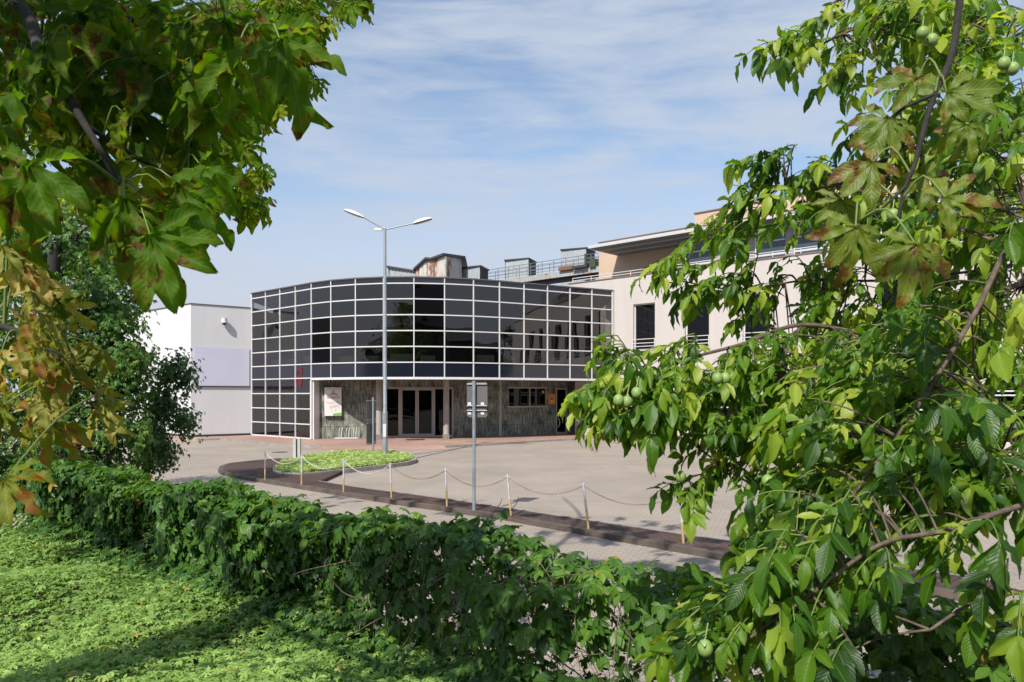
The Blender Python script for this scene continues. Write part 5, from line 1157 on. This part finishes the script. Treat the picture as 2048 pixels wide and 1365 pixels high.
# unseen leaves and limbs added high up to shade the dark paved strip
stp = [np.array(gnd(random.uniform(620, 1950), 0, 0)) if 0 else None for _ in range(0)]
for _ in range(160):
    x_ = random.uniform(560, 1900); y_ = 985+(x_-600)*.135+random.uniform(-45, 70); stp.append(np.array(gnd(x_, y_, -.05)))
add_shade(stp, (10.5, 14.5), 520, .24)
cb += [([(-3.8, .7, 7.0), (-3.2, 3.5, 8.2), (-2.5, 6.5, 8.8), (-2.8, 9.5, 9.2)], .07, .02), ([(-3.8, .7, 6.8), (-1.5, 2.2, 8.0), (.5, 4.0, 8.8), (1.8, 4.2, 9.2)], .06, .02)]
chestnut(CT, near+far+shade, chest_leaf, cb, .2, .4)
# dry lower spray on the same tree
dry = region_nodes([(40, 560, 60, 40, 2.0, 2.6, 5), (90, 620, 60, 40, 2.0, 2.7, 5), (60, 700, 70, 50, 2.0, 2.7, 7), (130, 720, 50, 40, 2.1, 2.6, 4), (40, 800, 60, 50, 2.0, 2.6, 6), (100, 830, 50, 30, 2.2, 2.8, 3), (190, 680, 50, 30, 2.2, 2.6, 3), (210, 780, 40, 40, 2.1, 2.5, 3), (20, 470, 30, 40, 1.7, 2.2, 2)], .125, .5, .25)
p = A3(10, 960, 1.7); dry.append((p, nrm(A3(60, 1060, 1.6)-p), np.array((0, -1., .3)), .13, .5))
Lv = Leaves(); palmate(Lv, np.array([d[0] for d in dry]), np.array([d[1] for d in dry]), np.array([d[2] for d in dry]), np.array([d[3] for d in dry]), np.array([d[4] for d in dry]), 6, 110, .5)
Lv.build('dry_leaves', P_che, chest_dry, CT)
St = Twigs(); cbp = smooth_path(cb[4][0], 6)
for d in dry:
    st_ = cbp[np.argmin(np.linalg.norm(cbp-d[0], axis=1))]; St.add(smooth_path([st_, (st_+d[0])/2+np.array((0, 0, .03)), d[0]], 3), .004, .0018, 5)
St.build('leaf_stalks', stem_m, CT)

# second chestnut: the dark bough with blotched leaves hanging in front of the walnut
C2 = empty('chestnut_tree', (2.6, -1.6, .8), 'chestnut whose dark bough and brown spotted leaves hang before the walnut at upper right', 'tree')
b = MB(); b.tube([(2.6, -1.6, .7), (2.6, -1.5, 3), (2.4, -1.2, 5.2)], [.22, .18, .1], 12); b.build('trunk', dark_bark, C2)
cb2 = [([(2.45, -1.3, 4.8), (1.8, .6, 4.6), A3(1975, -260, 1.9), A3(1925, -30, 1.8), A3(1905, 105, 1.78), A3(1862, 210, 1.76), A3(1832, 320, 1.75), A3(1812, 372, 1.75), A3(1795, 440, 1.75)], .012, .004), ([A3(1868, 190, 1.76), A3(1810, 215, 1.78), A3(1780, 240, 1.8)], .005, .003), ([A3(1812, 372, 1.75), A3(1760, 420, 1.72), A3(1720, 440, 1.7)], .004, .002)]
n2_ = []
for hub, tip, sz, ti, Y in (((1711, 455), (1700, 590), .165, .75, 1.65), ((1832, 490), (1790, 640), .165, .75, 1.6), ((1890, 395), (1960, 380), .14, .7, 1.68), ((1777, 235), (1720, 320), .15, .55, 1.8), ((1893, 185), (1960, 150), .15, .6, 1.75), ((1835, 158), (1760, 160), .14, .5, 1.8), ((1745, 325), (1670, 390), .15, .6, 1.78), ((1930, 250), (1900, 340), .13, .6, 1.9), ((1680, 400), (1640, 500), .12, .6, 1.85), ((1850, 350), (1900, 420), .12, .6, 1.85)):
    p = A3(*hub, Y); n2_.append((p, nrm(A3(*tip, Y-.02)-p), nrm(np.array((0.05, -1., .4))+rand_dir(1)[0]*.15), sz*.84, ti))
chest_spot = leaf_mat('spotted chestnut leaf', [(0, (.05, .10, .008)), (.5, (.105, .165, .012)), (1, (.20, .25, .022))], (.15, .17, .05), .4, .5, spots=.95, spotcol=(.13, .05, .012), vein=.5)
chestnut(C2, n2_, chest_spot, cb2, .15, .5, [leaflet('chestnut', 12, 2, d, f, w, t_, b_) for d, f, w, t_, b_ in ((.1, .3, .6, .15, .03), (.2, .4, .9, -.2, -.04), (.3, .25, 1.1, .3, .05))])

# small plants growing at the hedge's left end and on the yard side
pl = empty('flowering_weed', tuple(at(35, 1085, 7.5)), 'pale flowering weed at the far left edge of the ground cover', 'plant')
Tw = Twigs(); c = A3(30, 1085, 7.5); Tw.add([c-np.array((0, 0, .3)), A3(38, 1050, 7.5), A3(42, 1030, 7.5)], .004, .002); Tw.build('stem', stem_m, pl)
b = MB()
for _ in range(14): q_ = at(38+random.gauss(0, 6), 1040+random.gauss(0, 8), 7.5); b.sphere(q_, .012, 6, 4)
b.build('flower', mat('dried flower', (.42, .36, .28), .9), pl)
